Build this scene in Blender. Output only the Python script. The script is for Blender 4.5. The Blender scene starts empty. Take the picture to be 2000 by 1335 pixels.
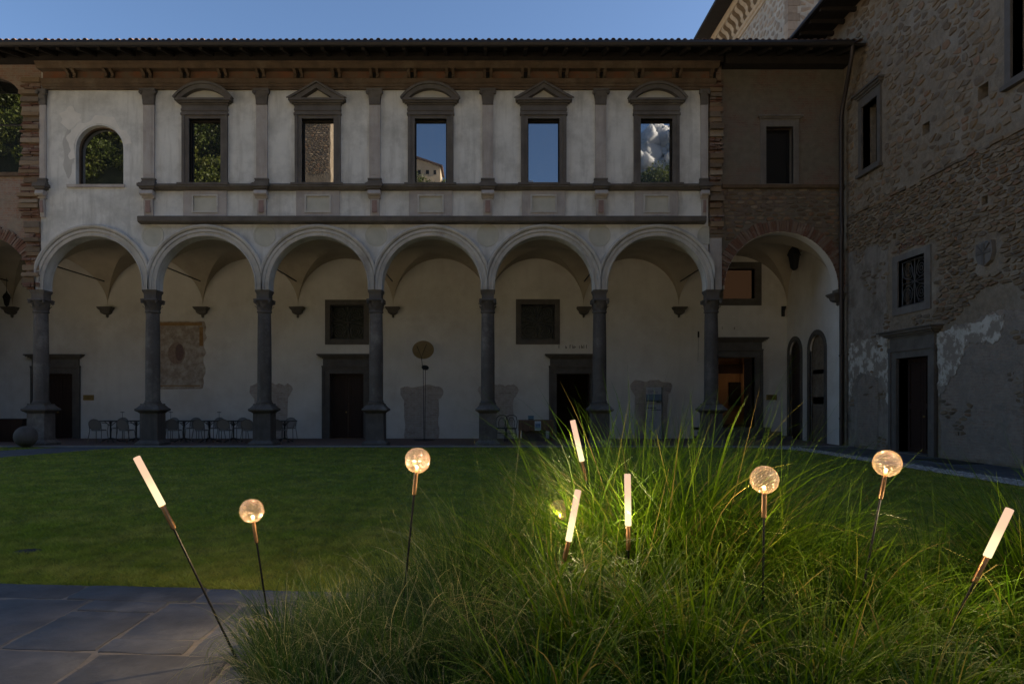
import bpy, bmesh, math, random
import numpy as np
from mathutils import Vector
from mathutils.geometry import tessellate_polygon
random.seed(7); rng = np.random.default_rng(7)
R = math.radians
sc = bpy.context.scene
C = sc.collection

# ------------------------------------------------------------------ camera
F = 1333.33; VX, VY, CH = 960.0, 782.0, 1.47
cd = bpy.data.cameras.new('camera'); cam = bpy.data.objects.new('camera', cd); C.objects.link(cam)
cd.sensor_width = 36; cd.lens = 24; cd.shift_x = 0.02; cd.shift_y = 0.05725
cd.clip_start = 0.05; cd.clip_end = 6000
cam.location = (0, 0, CH); cam.rotation_euler = (R(90), 0, 0)
sc.camera = cam
# ------------------------------------------------------------------ world, sun, exposure
SUN_AZ, SUN_EL = R(86), R(23)          # azimuth clockwise from +Y
w = bpy.data.worlds.new('World'); sc.world = w; w.use_nodes = True
nt = w.node_tree; bgn = nt.nodes['Background']
sky = nt.nodes.new('ShaderNodeTexSky'); sky.sky_type = 'NISHITA'; sky.sun_disc = False
sky.sun_elevation = SUN_EL; sky.sun_rotation = SUN_AZ
sky.air_density = 0.8; sky.dust_density = 0.8; sky.ozone_density = 3.0
nt.links.new(sky.outputs[0], bgn.inputs[0]); bgn.inputs[1].default_value = 0.05
sd = bpy.data.lights.new('sun', 'SUN'); sun = bpy.data.objects.new('sun', sd); C.objects.link(sun)
sd.energy = 5.0; sd.angle = R(0.5); sd.color = (1.0, 0.86, 0.66)
dirv = Vector((math.sin(SUN_AZ) * math.cos(SUN_EL), math.cos(SUN_AZ) * math.cos(SUN_EL), math.sin(SUN_EL)))
sun.rotation_euler = dirv.to_track_quat('Z', 'Y').to_euler()
sc.view_settings.view_transform = 'Standard'; sc.view_settings.look = 'None'
sc.view_settings.exposure = 2.05; sc.view_settings.gamma = 1.0; sc.view_settings.use_curve_mapping = False
sc.render.engine = 'CYCLES'
sc.cycles.use_denoising = True
sc.cycles.max_bounces = 8; sc.cycles.diffuse_bounces = 4; sc.cycles.transparent_max_bounces = 24
sc.cycles.caustics_reflective = False; sc.cycles.caustics_refractive = False
sc.cycles.sample_clamp_indirect = 4.0

def PX(px, Y): return (px - VX) * Y / F
def PZ(py, Y): return CH - (py - VY) * Y / F

# ------------------------------------------------------------------ materials
def new_mat(name):
    m = bpy.data.materials.new(name); m.use_nodes = True
    n = m.node_tree.nodes; n.clear()
    o = n.new('ShaderNodeOutputMaterial'); b = n.new('ShaderNodeBsdfPrincipled')
    m.node_tree.links.new(b.outputs[0], o.inputs[0])
    return m, n, m.node_tree.links, b, o
def mixc(n, l, fac, a, b, mode='MIX'):
    x = n.new('ShaderNodeMix'); x.data_type = 'RGBA'; x.blend_type = mode
    if isinstance(fac, (int, float)): x.inputs[0].default_value = fac
    else: l.new(fac, x.inputs[0])
    for i, v in ((6, a), (7, b)):
        if isinstance(v, tuple): x.inputs[i].default_value = (*v[:3], 1)
        else: l.new(v, x.inputs[i])
    return x.outputs[2]
def mathn(n, l, op, a, b=0.0, c=0.0):
    x = n.new('ShaderNodeMath'); x.operation = op
    for i, v in enumerate((a, b, c)):
        if isinstance(v, (int, float)): x.inputs[i].default_value = v
        else: l.new(v, x.inputs[i])
    return x.outputs[0]
def pos(n, l, stretch=(1, 1, 1), local=False):
    if local: g = n.new('ShaderNodeTexCoord').outputs['Object']
    else: g = n.new('ShaderNodeNewGeometry').outputs['Position']
    m = n.new('ShaderNodeMapping'); m.inputs['Scale'].default_value = stretch
    l.new(g, m.inputs[0]); return m.outputs[0]
def noise(n, l, vec, scale, detail=5, rough=0.6):
    t = n.new('ShaderNodeTexNoise'); t.inputs['Scale'].default_value = scale
    t.inputs['Detail'].default_value = detail; t.inputs['Roughness'].default_value = rough
    l.new(vec, t.inputs['Vector']); return t.outputs['Fac']
def ramp(n, l, fac, lo, hi):
    t = n.new('ShaderNodeMapRange'); t.inputs[1].default_value = lo; t.inputs[2].default_value = hi
    l.new(fac, t.inputs[0]); return t.outputs[0]
def rnd_val(n, l):
    g = n.new('ShaderNodeNewGeometry'); o = n.new('ShaderNodeObjectInfo')
    s = mathn(n, l, 'ADD', g.outputs['Random Per Island'], o.outputs['Random'])
    return mathn(n, l, 'FRACT', s)
def surf(name, c1, c2, scale=3.0, c3=None, big=0.5, thr=(0.5, 0.7), streak=0.0, bump=0.3, bdist=0.01, bscale=40, rough=0.9,
         vary=0.0, vcols=None, stretch=(1, 1, 1), metal=0.0, spec=0.3, local=False):
    m, n, l, b, o = new_mat(name)
    v = pos(n, l, stretch, local)
    f = ramp(n, l, noise(n, l, v, scale, 6), 0.3, 0.7)
    col = mixc(n, l, f, c1, c2)
    if vcols:
        r = rnd_val(n, l); cr = n.new('ShaderNodeValToRGB'); cr.color_ramp.interpolation = 'CONSTANT'
        e = cr.color_ramp.elements
        while len(e) < len(vcols): e.new(0.5)
        for i, cc in enumerate(vcols): e[i].position = i / len(vcols); e[i].color = (*cc, 1)
        l.new(r, cr.inputs[0]); col = mixc(n, l, 0.5, col, cr.outputs[0])
    if c3:
        f3 = ramp(n, l, noise(n, l, v, big, 7, 0.7), *thr)
        col = mixc(n, l, f3, col, c3)
    if streak:
        vs = pos(n, l, (1.0, 1.0, 0.12), local)
        fs = ramp(n, l, noise(n, l, vs, 4.0, 6, 0.65), 0.5, 0.8)
        col = mixc(n, l, mathn(n, l, 'MULTIPLY', fs, streak), col, (c1[0] * .35, c1[1] * .33, c1[2] * .3))
    if vary:
        hs = n.new('ShaderNodeHueSaturation'); l.new(col, hs.inputs['Color'])
        l.new(mathn(n, l, 'MULTIPLY_ADD', rnd_val(n, l), vary, 1 - vary / 2), hs.inputs['Value']); col = hs.outputs[0]
    l.new(col, b.inputs['Base Color'])
    b.inputs['Roughness'].default_value = rough; b.inputs['Metallic'].default_value = metal
    b.inputs['Specular IOR Level'].default_value = spec
    if bump:
        bn = n.new('ShaderNodeBump'); bn.inputs['Strength'].default_value = bump; bn.inputs['Distance'].default_value = bdist
        hb = mathn(n, l, 'ADD', noise(n, l, v, bscale, 6, 0.7), mathn(n, l, 'MULTIPLY', noise(n, l, v, bscale * .15, 5), 2.0))
        l.new(hb, bn.inputs['Height']); l.new(bn.outputs[0], b.inputs['Normal'])
    return m
def brick_mat(name, axis, c1, c2, mortar, bw=0.26, bh=0.075, cover=None, thr=(0.48, 0.56), cs=0.8, depth=0.012):
    m, n, l, b, o = new_mat(name)
    g = n.new('ShaderNodeNewGeometry'); s = n.new('ShaderNodeSeparateXYZ'); l.new(g.outputs['Position'], s.inputs[0])
    c = n.new('ShaderNodeCombineXYZ'); l.new(s.outputs[axis], c.inputs[0]); l.new(s.outputs[2], c.inputs[1])
    wob = n.new('ShaderNodeTexNoise'); wob.inputs['Scale'].default_value = 3.0; l.new(g.outputs['Position'], wob.inputs['Vector'])
    wv = n.new('ShaderNodeVectorMath'); wv.operation = 'MULTIPLY_ADD'; l.new(wob.outputs['Color'], wv.inputs[0])
    wv.inputs[1].default_value = (0.06, 0.05, 0); l.new(c.outputs[0], wv.inputs[2])
    t = n.new('ShaderNodeTexBrick'); l.new(wv.outputs[0], t.inputs['Vector'])
    t.inputs['Scale'].default_value = 1; t.inputs['Brick Width'].default_value = bw; t.inputs['Row Height'].default_value = bh
    t.inputs['Mortar Size'].default_value = 0.009; t.inputs['Mortar Smooth'].default_value = 0.3
    t.inputs['Color1'].default_value = (*c1, 1); t.inputs['Color2'].default_value = (*c2, 1); t.inputs['Mortar'].default_value = (*mortar, 1)
    v = g.outputs['Position']
    col = mixc(n, l, ramp(n, l, noise(n, l, v, 6, 6), .3, .7), t.outputs['Color'], mortar)
    h = mathn(n, l, 'MULTIPLY', t.outputs['Fac'], -1.0)
    if cover:
        f = ramp(n, l, noise(n, l, v, cs, 8, 0.65), *thr)
        cc = mixc(n, l, ramp(n, l, noise(n, l, v, 5, 6), .3, .7), cover, tuple(x * .72 for x in cover))
        col = mixc(n, l, f, col, cc)
        h = mathn(n, l, 'MULTIPLY', h, mathn(n, l, 'SUBTRACT', 1.0, f)); h = mathn(n, l, 'ADD', h, mathn(n, l, 'MULTIPLY', f, 0.6))
    l.new(col, b.inputs['Base Color']); b.inputs['Roughness'].default_value = 0.95
    h = mathn(n, l, 'ADD', h, mathn(n, l, 'MULTIPLY', noise(n, l, v, 30, 6, .7), 0.8))
    bn = n.new('ShaderNodeBump'); bn.inputs['Strength'].default_value = 0.8; bn.inputs['Distance'].default_value = depth
    l.new(h, bn.inputs['Height']); l.new(bn.outputs[0], b.inputs['Normal'])
    return m
def plain(name, col, rough=0.6, metal=0.0, emit=0.0, ecol=None):
    m, n, l, b, o = new_mat(name)
    b.inputs['Base Color'].default_value = (*col, 1); b.inputs['Roughness'].default_value = rough; b.inputs['Metallic'].default_value = metal
    if emit: b.inputs['Emission Color'].default_value = (*(ecol or col), 1); b.inputs['Emission Strength'].default_value = emit
    return m

M = {}
M['plaster'] = surf('facade_plaster', (.65, .63, .58), (.54, .525, .485), 1.8, c3=(.40, .385, .35), big=.9, thr=(.46, .74), streak=.6, bump=.35, bdist=.012, bscale=22)
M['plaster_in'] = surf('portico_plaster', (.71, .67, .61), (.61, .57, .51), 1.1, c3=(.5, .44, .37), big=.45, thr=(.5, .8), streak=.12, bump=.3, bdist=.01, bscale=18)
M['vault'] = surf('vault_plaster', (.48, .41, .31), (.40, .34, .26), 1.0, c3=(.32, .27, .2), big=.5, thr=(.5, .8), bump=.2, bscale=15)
M['arch'] = surf('archivolt_stone', (.54, .51, .46), (.42, .395, .36), 2.2, c3=(.27, .245, .22), big=.9, thr=(.52, .75), streak=.5, bump=.35, bdist=.008, bscale=30)
M['pilaster'] = surf('pilaster_stone', (.43, .385, .345), (.32, .285, .26), 2.4, c3=(.42, .39, .36), big=1.1, thr=(.5, .7), streak=.5, bump=.5, bdist=.01, bscale=30)
M['serena'] = surf('dark_sandstone', (.125, .108, .093), (.085, .073, .063), 3.0, c3=(.16, .145, .125), big=.9, thr=(.5, .8), streak=.3, bump=.4, bdist=.006, bscale=40, rough=.8)
M['greyframe'] = surf('grey_stone_frame', (.17, .15, .13), (.12, .105, .092), 3.0, c3=(.21, .19, .165), big=1.0, thr=(.5, .8), streak=.4, bump=.4, bdist=.006)
M['column'] = surf('column_sandstone', (.125, .107, .092), (.068, .058, .050), 2.6, c3=(.21, .185, .16), big=1.3, thr=(.5, .68), streak=.7, bump=.45, bdist=.01, bscale=30, rough=.8, vary=.25)
M['terracotta'] = surf('terracotta_moulding', (.13, .085, .052), (.08, .054, .034), 3.0, c3=(.17, .13, .088), big=1.2, thr=(.5, .75), bump=.4, bscale=35)
M['frieze'] = surf('painted_frieze', (.20, .075, .035), (.13, .075, .045), 3.5, c3=(.13, .10, .07), big=1.6, thr=(.42, .62), bump=.2, bscale=30)

M['panel'] = surf('panel_plaster', (.50, .475, .40), (.41, .39, .32), 3.0, bump=.2)
M['marble'] = surf('pink_marble', (.30, .20, .17), (.22, .15, .13), 5.0, bump=.1)
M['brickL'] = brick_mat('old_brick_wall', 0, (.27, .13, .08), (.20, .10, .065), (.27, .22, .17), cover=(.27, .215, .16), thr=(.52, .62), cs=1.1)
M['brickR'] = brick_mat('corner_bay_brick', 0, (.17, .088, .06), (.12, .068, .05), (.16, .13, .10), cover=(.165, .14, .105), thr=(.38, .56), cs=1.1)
M['brickpatch'] = brick_mat('exposed_brick_patch', 0, (.40, .31, .26), (.29, .225, .19), (.50, .44, .38), bh=.07, depth=.02)
M['brickwing'] = brick_mat('wing_infill_brick', 1, (.27, .185, .135), (.19, .14, .105), (.30, .25, .20), cover=(.27, .225, .18), thr=(.46, .62), cs=1.9, depth=.045)
M['mortar'] = surf('rubble_mortar', (.26, .205, .145), (.17, .13, .09), 7.0, c3=(.31, .26, .20), big=.8, thr=(.5, .7), bump=.9, bdist=.03, bscale=22)
SV = [(.22, .14, .075), (.12, .085, .055), (.27, .18, .10), (.14, .11, .085), (.30, .24, .17), (.22, .11, .06), (.10, .085, .07), (.20, .15, .10), (.17, .12, .07)]
M['stone'] = surf('rubble_stone', (.23, .165, .105), (.15, .105, .068), 7.0, bump=.8, bdist=.015, bscale=35, vcols=SV, vary=.35)
M['slate'] = surf('slaty_stone', (.20, .145, .092), (.12, .088, .06), 8.0, bump=.9, bdist=.02, bscale=30, vcols=SV, vary=.5)
M['plgrey'] = surf('wing_old_plaster', (.31, .265, .215), (.21, .175, .14), 2.2, c3=(.15, .118, .09), big=1.3, thr=(.46, .62), streak=.6, bump=1.0, bdist=.035, bscale=18)
M['plwhite'] = surf('wing_white_plaster', (.54, .49, .42), (.40, .36, .30), 4.0, c3=(.23, .19, .15), big=3.2, thr=(.46, .53), bump=.5, bdist=.015, bscale=20)
M['brick'] = surf('single_bricks', (.19, .10, .065), (.13, .07, .048), 9.0, c3=(.27, .22, .17), big=2.5, thr=(.52, .7), bump=.7, bdist=.01, bscale=40, vcols=[(.20, .09, .055), (.15, .08, .05), (.17, .12, .08), (.22, .18, .14), (.12, .06, .04), (.14, .11, .085)], vary=.4)
M['roof'] = surf('roof_tiles', (.20, .11, .07), (.13, .085, .06), 5.0, c3=(.10, .09, .075), big=2.0, bump=.4, vary=.4)
M['blackwood'] = surf('dark_eave_wood', (.028, .022, .017), (.018, .014, .011), 4.0, bump=.3)
M['gutter'] = plain('gutter_metal', (.03, .025, .022), .5, .4)
M['pipe'] = plain('downpipe_metal', (.045, .033, .028), .5, .5)
M['door'] = surf('brown_door_wood', (.035, .017, .012), (.022, .011, .008), 6.0, bump=.3, bdist=.003, stretch=(4, 4, .6), rough=.6)
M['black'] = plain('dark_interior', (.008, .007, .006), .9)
M['iron'] = plain('wrought_iron', (.02, .02, .02), .6, .3)
M['grille'] = plain('old_grille_iron', (.075, .07, .066), .6, .2)
M['brass_sign'] = surf('brass_plate', (.30, .2, .07), (.22, .15, .05), 12, bump=.1, rough=.5, metal=.3)
M['slab'] = surf('grey_flagstone', (.092, .097, .106), (.052, .056, .062), 3.2, c3=(.125, .128, .132), big=1.7, thr=(.52, .72), bump=.8, bdist=.008, bscale=30, rough=.8, vary=.45, spec=.3)
M['joint'] = surf('sand_joint', (.20, .18, .155), (.11, .10, .085), 9, bump=.8, bdist=.01, bscale=60)
M['gravel'] = surf('pebble', (.48, .44, .39), (.3, .27, .24), 20, bump=.3, vary=.8)
M['gravelbed'] = surf('pebble_bed', (.11, .10, .085), (.06, .055, .05), 30, bump=1.0, bdist=.02, bscale=60)
M['kerb'] = surf('kerb_stone', (.26, .25, .235), (.19, .18, .17), 4, bump=.4)
M['cotto'] = brick_mat('cotto_floor', 0, (.15, .075, .055), (.12, .065, .05), (.14, .10, .08))
M['soil'] = surf('planting_soil', (.04, .032, .025), (.025, .02, .016), 12, bump=.9, bdist=.03, bscale=40)
M['earth'] = surf('open_ground', (.47, .42, .34), (.40, .36, .29), .2, bump=.3)
M['blackmetal'] = plain('black_lamp_stem', (.012, .012, .012), .4, .6)
M['brass'] = surf('bronze_sleeve', (.27, .16, .075), (.18, .10, .048), 30, bump=.15, bdist=.001, bscale=200, rough=.38, metal=1.0)
M['chair'] = plain('woven_chair', (.20, .175, .15), .7)
M['chairframe'] = plain('chair_tube', (.13, .115, .10), .5, .3)
M['darkframe'] = plain('dark_metal', (.02, .019, .018), .5, .4)

def lawn_mat():
    m, n, l, b, o = new_mat('lawn_green')
    v = pos(n, l)
    f = ramp(n, l, noise(n, l, v, 1.1, 8, .72), .40, .60)
    f2 = ramp(n, l, noise(n, l, v, 5.0, 5, .7), .3, .7)
    c = mixc(n, l, f, (.22, .26, .030), (.38, .34, .07)); c = mixc(n, l, mathn(n, l, 'MULTIPLY', f2, .6), c, (.11, .17, .02))
    a = n.new('ShaderNodeAttribute'); a.attribute_name = 'rnd'
    hs = n.new('ShaderNodeHueSaturation'); l.new(c, hs.inputs['Color']); l.new(mathn(n, l, 'MULTIPLY_ADD', a.outputs['Fac'], 1.5, .5), hs.inputs['Value'])
    l.new(hs.outputs[0], b.inputs['Base Color']); b.inputs['Roughness'].default_value = .8; b.inputs['Specular IOR Level'].default_value = .06
    d = n.new('ShaderNodeBsdfTranslucent'); l.new(hs.outputs[0], d.inputs[0]); mx = n.new('ShaderNodeMixShader'); mx.inputs[0].default_value = .4
    l.new(b.outputs[0], mx.inputs[1]); l.new(d.outputs[0], mx.inputs[2]); l.new(mx.outputs[0], o.inputs[0])
    return m
M['lawn'] = lawn_mat()
M['lawnbed'] = surf('lawn_thatch', (.125, .175, .028), (.075, .115, .017), 9, c3=(.16, .185, .045), big=1.3, thr=(.45, .65), bump=.9, bdist=.02, bscale=60)  # green grass thatch, coloured to read as turf between the blades
def blade_mat(name, cols, tr=.45):
    m, n, l, b, o = new_mat(name)
    a = n.new('ShaderNodeAttribute'); a.attribute_name = 'rnd'
    cr = n.new('ShaderNodeValToRGB'); e = cr.color_ramp.elements
    while len(e) < len(cols): e.new(.5)
    for i, (p, c) in enumerate(cols): e[i].position = p; e[i].color = (*c, 1)
    l.new(a.outputs['Fac'], cr.inputs[0])
    d = n.new('ShaderNodeBsdfTranslucent'); l.new(cr.outputs[0], d.inputs[0]); l.new(cr.outputs[0], b.inputs['Base Color'])
    b.inputs['Roughness'].default_value = .5; b.inputs['Specular IOR Level'].default_value = .3
    mx = n.new('ShaderNodeMixShader'); mx.inputs[0].default_value = tr; l.new(b.outputs[0], mx.inputs[1]); l.new(d.outputs[0], mx.inputs[2])
    l.new(mx.outputs[0], o.inputs[0]); return m
M['broad'] = blade_mat('broad_grass_blades', [(0, (.030, .078, .002)), (.5, (.070, .140, .004)), (.88, (.125, .215, .008)), (.985, (.28, .22, .06))])
M['fine'] = blade_mat('fine_grass_blades', [(0, (.018, .055, .007)), (.45, (.040, .095, .012)), (.62, (.13, .17, .05)), (.80, (.36, .35, .17))])
M['hillleaf'] = blade_mat('hill_foliage', [(0, (.035, .05, .008)), (.6, (.075, .095, .014)), (1, (.15, .15, .025))], .3)

def glass_mat():
    m, n, l, b, o = new_mat('reflective_glazing')
    g = n.new('ShaderNodeBsdfGlossy'); g.inputs['Roughness'].default_value = .0; g.inputs[0].default_value = (.92, .95, 1, 1)
    b.inputs['Base Color'].default_value = (.006, .006, .006, 1); b.inputs['Roughness'].default_value = .3
    v = pos(n, l); bn = n.new('ShaderNodeBump'); bn.inputs['Strength'].default_value = .07; bn.inputs['Distance'].default_value = .01
    l.new(noise(n, l, v, .7, 2), bn.inputs['Height']); l.new(bn.outputs[0], g.inputs['Normal'])
    mx = n.new('ShaderNodeMixShader'); mx.inputs[0].default_value = .27
    l.new(b.outputs[0], mx.inputs[1]); l.new(g.outputs[0], mx.inputs[2]); l.new(mx.outputs[0], o.inputs[0]); return m
M['glass'] = glass_mat()
def globe_mat():
    m, n, l, b, o = new_mat('dimpled_globe_glass')
    tr = n.new('ShaderNodeBsdfTransparent'); tr.inputs[0].default_value = (.97, .95, .9, 1)
    gl = n.new('ShaderNodeBsdfGlossy'); gl.inputs[0].default_value = (1, .88, .70, 1); gl.inputs['Roughness'].default_value = .05
    tl = n.new('ShaderNodeBsdfTranslucent'); tl.inputs[0].default_value = (.95, .70, .46, 1)
    lw = n.new('ShaderNodeLayerWeight'); lw.inputs[0].default_value = .35
    m1 = n.new('ShaderNodeMixShader'); m1.inputs[0].default_value = .012; l.new(gl.outputs[0], m1.inputs[1]); l.new(tl.outputs[0], m1.inputs[2])
    m2 = n.new('ShaderNodeMixShader'); l.new(mathn(n, l, 'MULTIPLY_ADD', mathn(n, l, 'POWER', lw.outputs['Facing'], 1.3), .72, .10), m2.inputs[0])
    l.new(tr.outputs[0], m2.inputs[1]); l.new(m1.outputs[0], m2.inputs[2]); l.new(m2.outputs[0], o.inputs[0]); return m
M['globe'] = globe_mat()
def tube_mat():
    m, n, l, b, o = new_mat('frosted_light_tube')
    tc = n.new('ShaderNodeTexCoord'); s = n.new('ShaderNodeSeparateXYZ'); l.new(tc.outputs['Generated'], s.inputs[0])
    cr = n.new('ShaderNodeValToRGB'); e = cr.color_ramp.elements
    e[0].position = 0; e[0].color = (1.15, .90, .50, 1); e[1].position = 1; e[1].color = (.74, .47, .32, 1)
    x = e.new(.35); x.color = (1.05, .78, .44, 1); x = e.new(.6); x.color = (.82, .52, .33, 1)
    l.new(s.outputs[2], cr.inputs[0])
    em = n.new('ShaderNodeEmission'); l.new(cr.outputs[0], em.inputs[0]); em.inputs[1].default_value = .37
    tr = n.new('ShaderNodeBsdfTransparent'); mx = n.new('ShaderNodeMixShader'); mx.inputs[0].default_value = .35
    lw = n.new('ShaderNodeLayerWeight'); lw.inputs[0].default_value = .3
    l.new(em.outputs[0], mx.inputs[1]); l.new(tr.outputs[0], mx.inputs[2])
    l.new(mx.outputs[0], o.inputs[0]); return m
M['tube'] = tube_mat()
M['bulb'] = plain('glowing_bulb', (1, .8, .5), .5, 0, 1.3, (1.0, .50, .16))

# ------------------------------------------------------------------ mesh building
class MB:
    def __init__(s): s.v = []; s.f = []
    def add(s, vs, fs):
        k = len(s.v); s.v += [tuple(p) for p in vs]; s.f += [tuple(i + k for i in f) for f in fs]; return s
    def box(s, x0, x1, y0, y1, z0, z1):
        return s.add([(x0, y0, z0), (x1, y0, z0), (x1, y1, z0), (x0, y1, z0), (x0, y0, z1), (x1, y0, z1), (x1, y1, z1), (x0, y1, z1)],
                     [(0, 3, 2, 1), (4, 5, 6, 7), (0, 1, 5, 4), (1, 2, 6, 5), (2, 3, 7, 6), (3, 0, 4, 7)])
    def lathe(s, prof, c=(0, 0, 0), seg=24, rot=0.0, axis=None):
        vs = []; fs = []
        for r, z in prof:
            for i in range(seg):
                a = rot + 2 * math.pi * i / seg; vs.append((r * math.cos(a), r * math.sin(a), z))
        for j in range(len(prof) - 1):
            for i in range(seg):
                a, b2 = j * seg + i, j * seg + (i + 1) % seg; fs.append((a, b2, b2 + seg, a + seg))
        fs.append(tuple(range(seg))[::-1]); fs.append(tuple((len(prof) - 1) * seg + i for i in range(seg)))
        if axis is not None:
            q = Vector((0, 0, 1)).rotation_difference(Vector(axis)); vs = [q @ Vector(p) for p in vs]
        return s.add([(p[0] + c[0], p[1] + c[1], p[2] + c[2]) for p in vs], fs)
    def square(s, prof, c=(0, 0, 0)):      # four sided mouldings; prof = (half width, z)
        return s.lathe([(r * math.sqrt(2), z) for r, z in prof], c, 4, math.pi / 4)
    def tube(s, pts, r, seg=8):
        pts = [Vector(p) for p in pts]; n = len(pts); rs = r if isinstance(r, (list, tuple)) else [r] * n
        vs = []; fs = []; up = None
        for i, p in enumerate(pts):
            t = (pts[min(i + 1, n - 1)] - pts[max(i - 1, 0)]).normalized()
            if up is None: up = t.orthogonal().normalized()
            up = (up - t * up.dot(t)).normalized(); sd_ = t.cross(up)
            for k in range(seg):
                a = 2 * math.pi * k / seg; vs.append(p + (up * math.cos(a) + sd_ * math.sin(a)) * rs[i])
        for i in range(n - 1):
            for k in range(seg):
                a, b2 = i * seg + k, i * seg + (k + 1) % seg; fs.append((a, b2, b2 + seg, a + seg))
        fs.append(tuple(range(seg))[::-1]); fs.append(tuple((n - 1) * seg + k for k in range(seg)))
        return s.add(vs, fs)
    def prof_x(s, prof, x0, x1):           # closed profile (y,z) run along X
        n = len(prof); vs = [(x0, y, z) for y, z in prof] + [(x1, y, z) for y, z in prof]
        fs = [(i, (i + 1) % n, n + (i + 1) % n, n + i) for i in range(n)] + [tuple(range(n))[::-1], tuple(range(n, 2 * n))]
        return s.add(vs, fs)
    def prof_y(s, prof, y0, y1):           # closed profile (x,z) run along Y
        n = len(prof); vs = [(x, y0, z) for x, z in prof] + [(x, y1, z) for x, z in prof]
        fs = [(i, (i + 1) % n, n + (i + 1) % n, n + i) for i in range(n)] + [tuple(range(n))[::-1], tuple(range(n, 2 * n))]
        return s.add(vs, fs)
    def arc(s, prof, cx, cz, a0, a1, seg=40):   # closed profile (r,y) swept about (cx,cz) in XZ
        n = len(prof); vs = []; fs = []
        for j in range(seg + 1):
            a = a0 + (a1 - a0) * j / seg
            vs += [(cx + r * math.cos(a), y, cz + r * math.sin(a)) for r, y in prof]
        for j in range(seg):
            for i in range(n):
                a, b2 = j * n + i, j * n + (i + 1) % n; fs.append((a, b2, b2 + n, a + n))
        fs.append(tuple(range(n))); fs.append(tuple(seg * n + i for i in range(n))[::-1])
        return s.add(vs, fs)
    def plate(s, outer, holes, w0, w1, mp=lambda u, v, w_: (u, w_, v), back=True):   # outline with holes, thickness w0..w1
        loops = [outer] + list(holes); flat = [p for lp in loops for p in lp]; n = len(flat)
        tris = tessellate_polygon([[Vector((p[0], p[1], 0)) for p in lp] for lp in loops])
        vs = [mp(p[0], p[1], w0) for p in flat] + [mp(p[0], p[1], w1) for p in flat]
        fs = [tuple(t) for t in tris] + ([tuple(n + i for i in t[::-1]) for t in tris] if back else [])
        k = 0
        for lp in loops:
            m_ = len(lp)
            for i in range(m_):
                a, b2 = k + i, k + (i + 1) % m_; fs.append((a, b2, b2 + n, a + n))
            k += m_
        return s.add(vs, fs)
def wx(X): return lambda u, v, w_: (X + w_, u, v)        # wall in a plane of constant X, u = Y
def rect(a, b, c, d): return [(a, c), (b, c), (b, d), (a, d)]
def arcpts(cx, cz, r, a0, a1, n=24): return [(cx + r * math.cos(a0 + (a1 - a0) * i / n), cz + r * math.sin(a0 + (a1 - a0) * i / n)) for i in range(n + 1)]

def origin(o):
    v = Vector((0, 0, 0))
    while o: v += o.location; o = o.parent
    return v
def mesh_of(name, verts, faces, sharp=35):
    me = bpy.data.meshes.new(name); me.from_pydata(verts, [], faces)
    bm = bmesh.new(); bm.from_mesh(me); bmesh.ops.recalc_face_normals(bm, faces=bm.faces); bm.to_mesh(me); bm.free()
    me.polygons.foreach_set('use_smooth', [True] * len(me.polygons)); me.set_sharp_from_angle(angle=R(sharp)); return me
def part(name, mb, mat, parent=None, label=None, kind=None, sharp=35):
    og = origin(parent) if parent else Vector((0, 0, 0))
    vs = [(p[0] - og.x, p[1] - og.y, p[2] - og.z) for p in mb.v]
    me = mesh_of(name, vs, mb.f, sharp); me.materials.append(mat)
    o = bpy.data.objects.new(name, me); C.objects.link(o); o.parent = parent
    if label: o['label'] = label
    if kind: o['kind'] = kind
    return o
def thing(name, label, cat, loc=(0, 0, 0), group=None, kind=None):
    o = bpy.data.objects.new(name, None); C.objects.link(o); o.location = loc; o.empty_display_size = .2
    o['label'] = label; o['category'] = cat
    if group: o['group'] = group
    return o
def tag(o, label, cat, group=None):
    o['label'] = label; o['category'] = cat
    if group: o['group'] = group
    return o
def struct(name, mb, mat, label=None): return part(name, mb, mat, None, label, 'structure')
def dup(root, loc, rz, label):
    r = root.copy(); C.objects.link(r); r.location = loc; r.rotation_euler = (0, 0, rz); r['label'] = label
    for ch in root.children:
        c = ch.copy(); C.objects.link(c); c.parent = r
        for g in ch.children:
            d = g.copy(); C.objects.link(d); d.parent = c
    return r
def np_mesh(name, V, Fq, mat, rnd=None):
    me = bpy.data.meshes.new(name); nv = len(V); nf, k = Fq.shape
    me.vertices.add(nv); me.vertices.foreach_set('co', V.astype(np.float32).ravel())
    me.loops.add(nf * k); me.loops.foreach_set('vertex_index', Fq.astype(np.int32).ravel())
    me.polygons.add(nf); me.polygons.foreach_set('loop_start', np.arange(0, nf * k, k, dtype=np.int32))
    me.update(calc_edges=True)
    if rnd is not None:
        a = me.attributes.new('rnd', 'FLOAT', 'POINT'); a.data.foreach_set('value', rnd.astype(np.float32))
    me.materials.append(mat); o = bpy.data.objects.new(name, me); C.objects.link(o); return o

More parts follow.
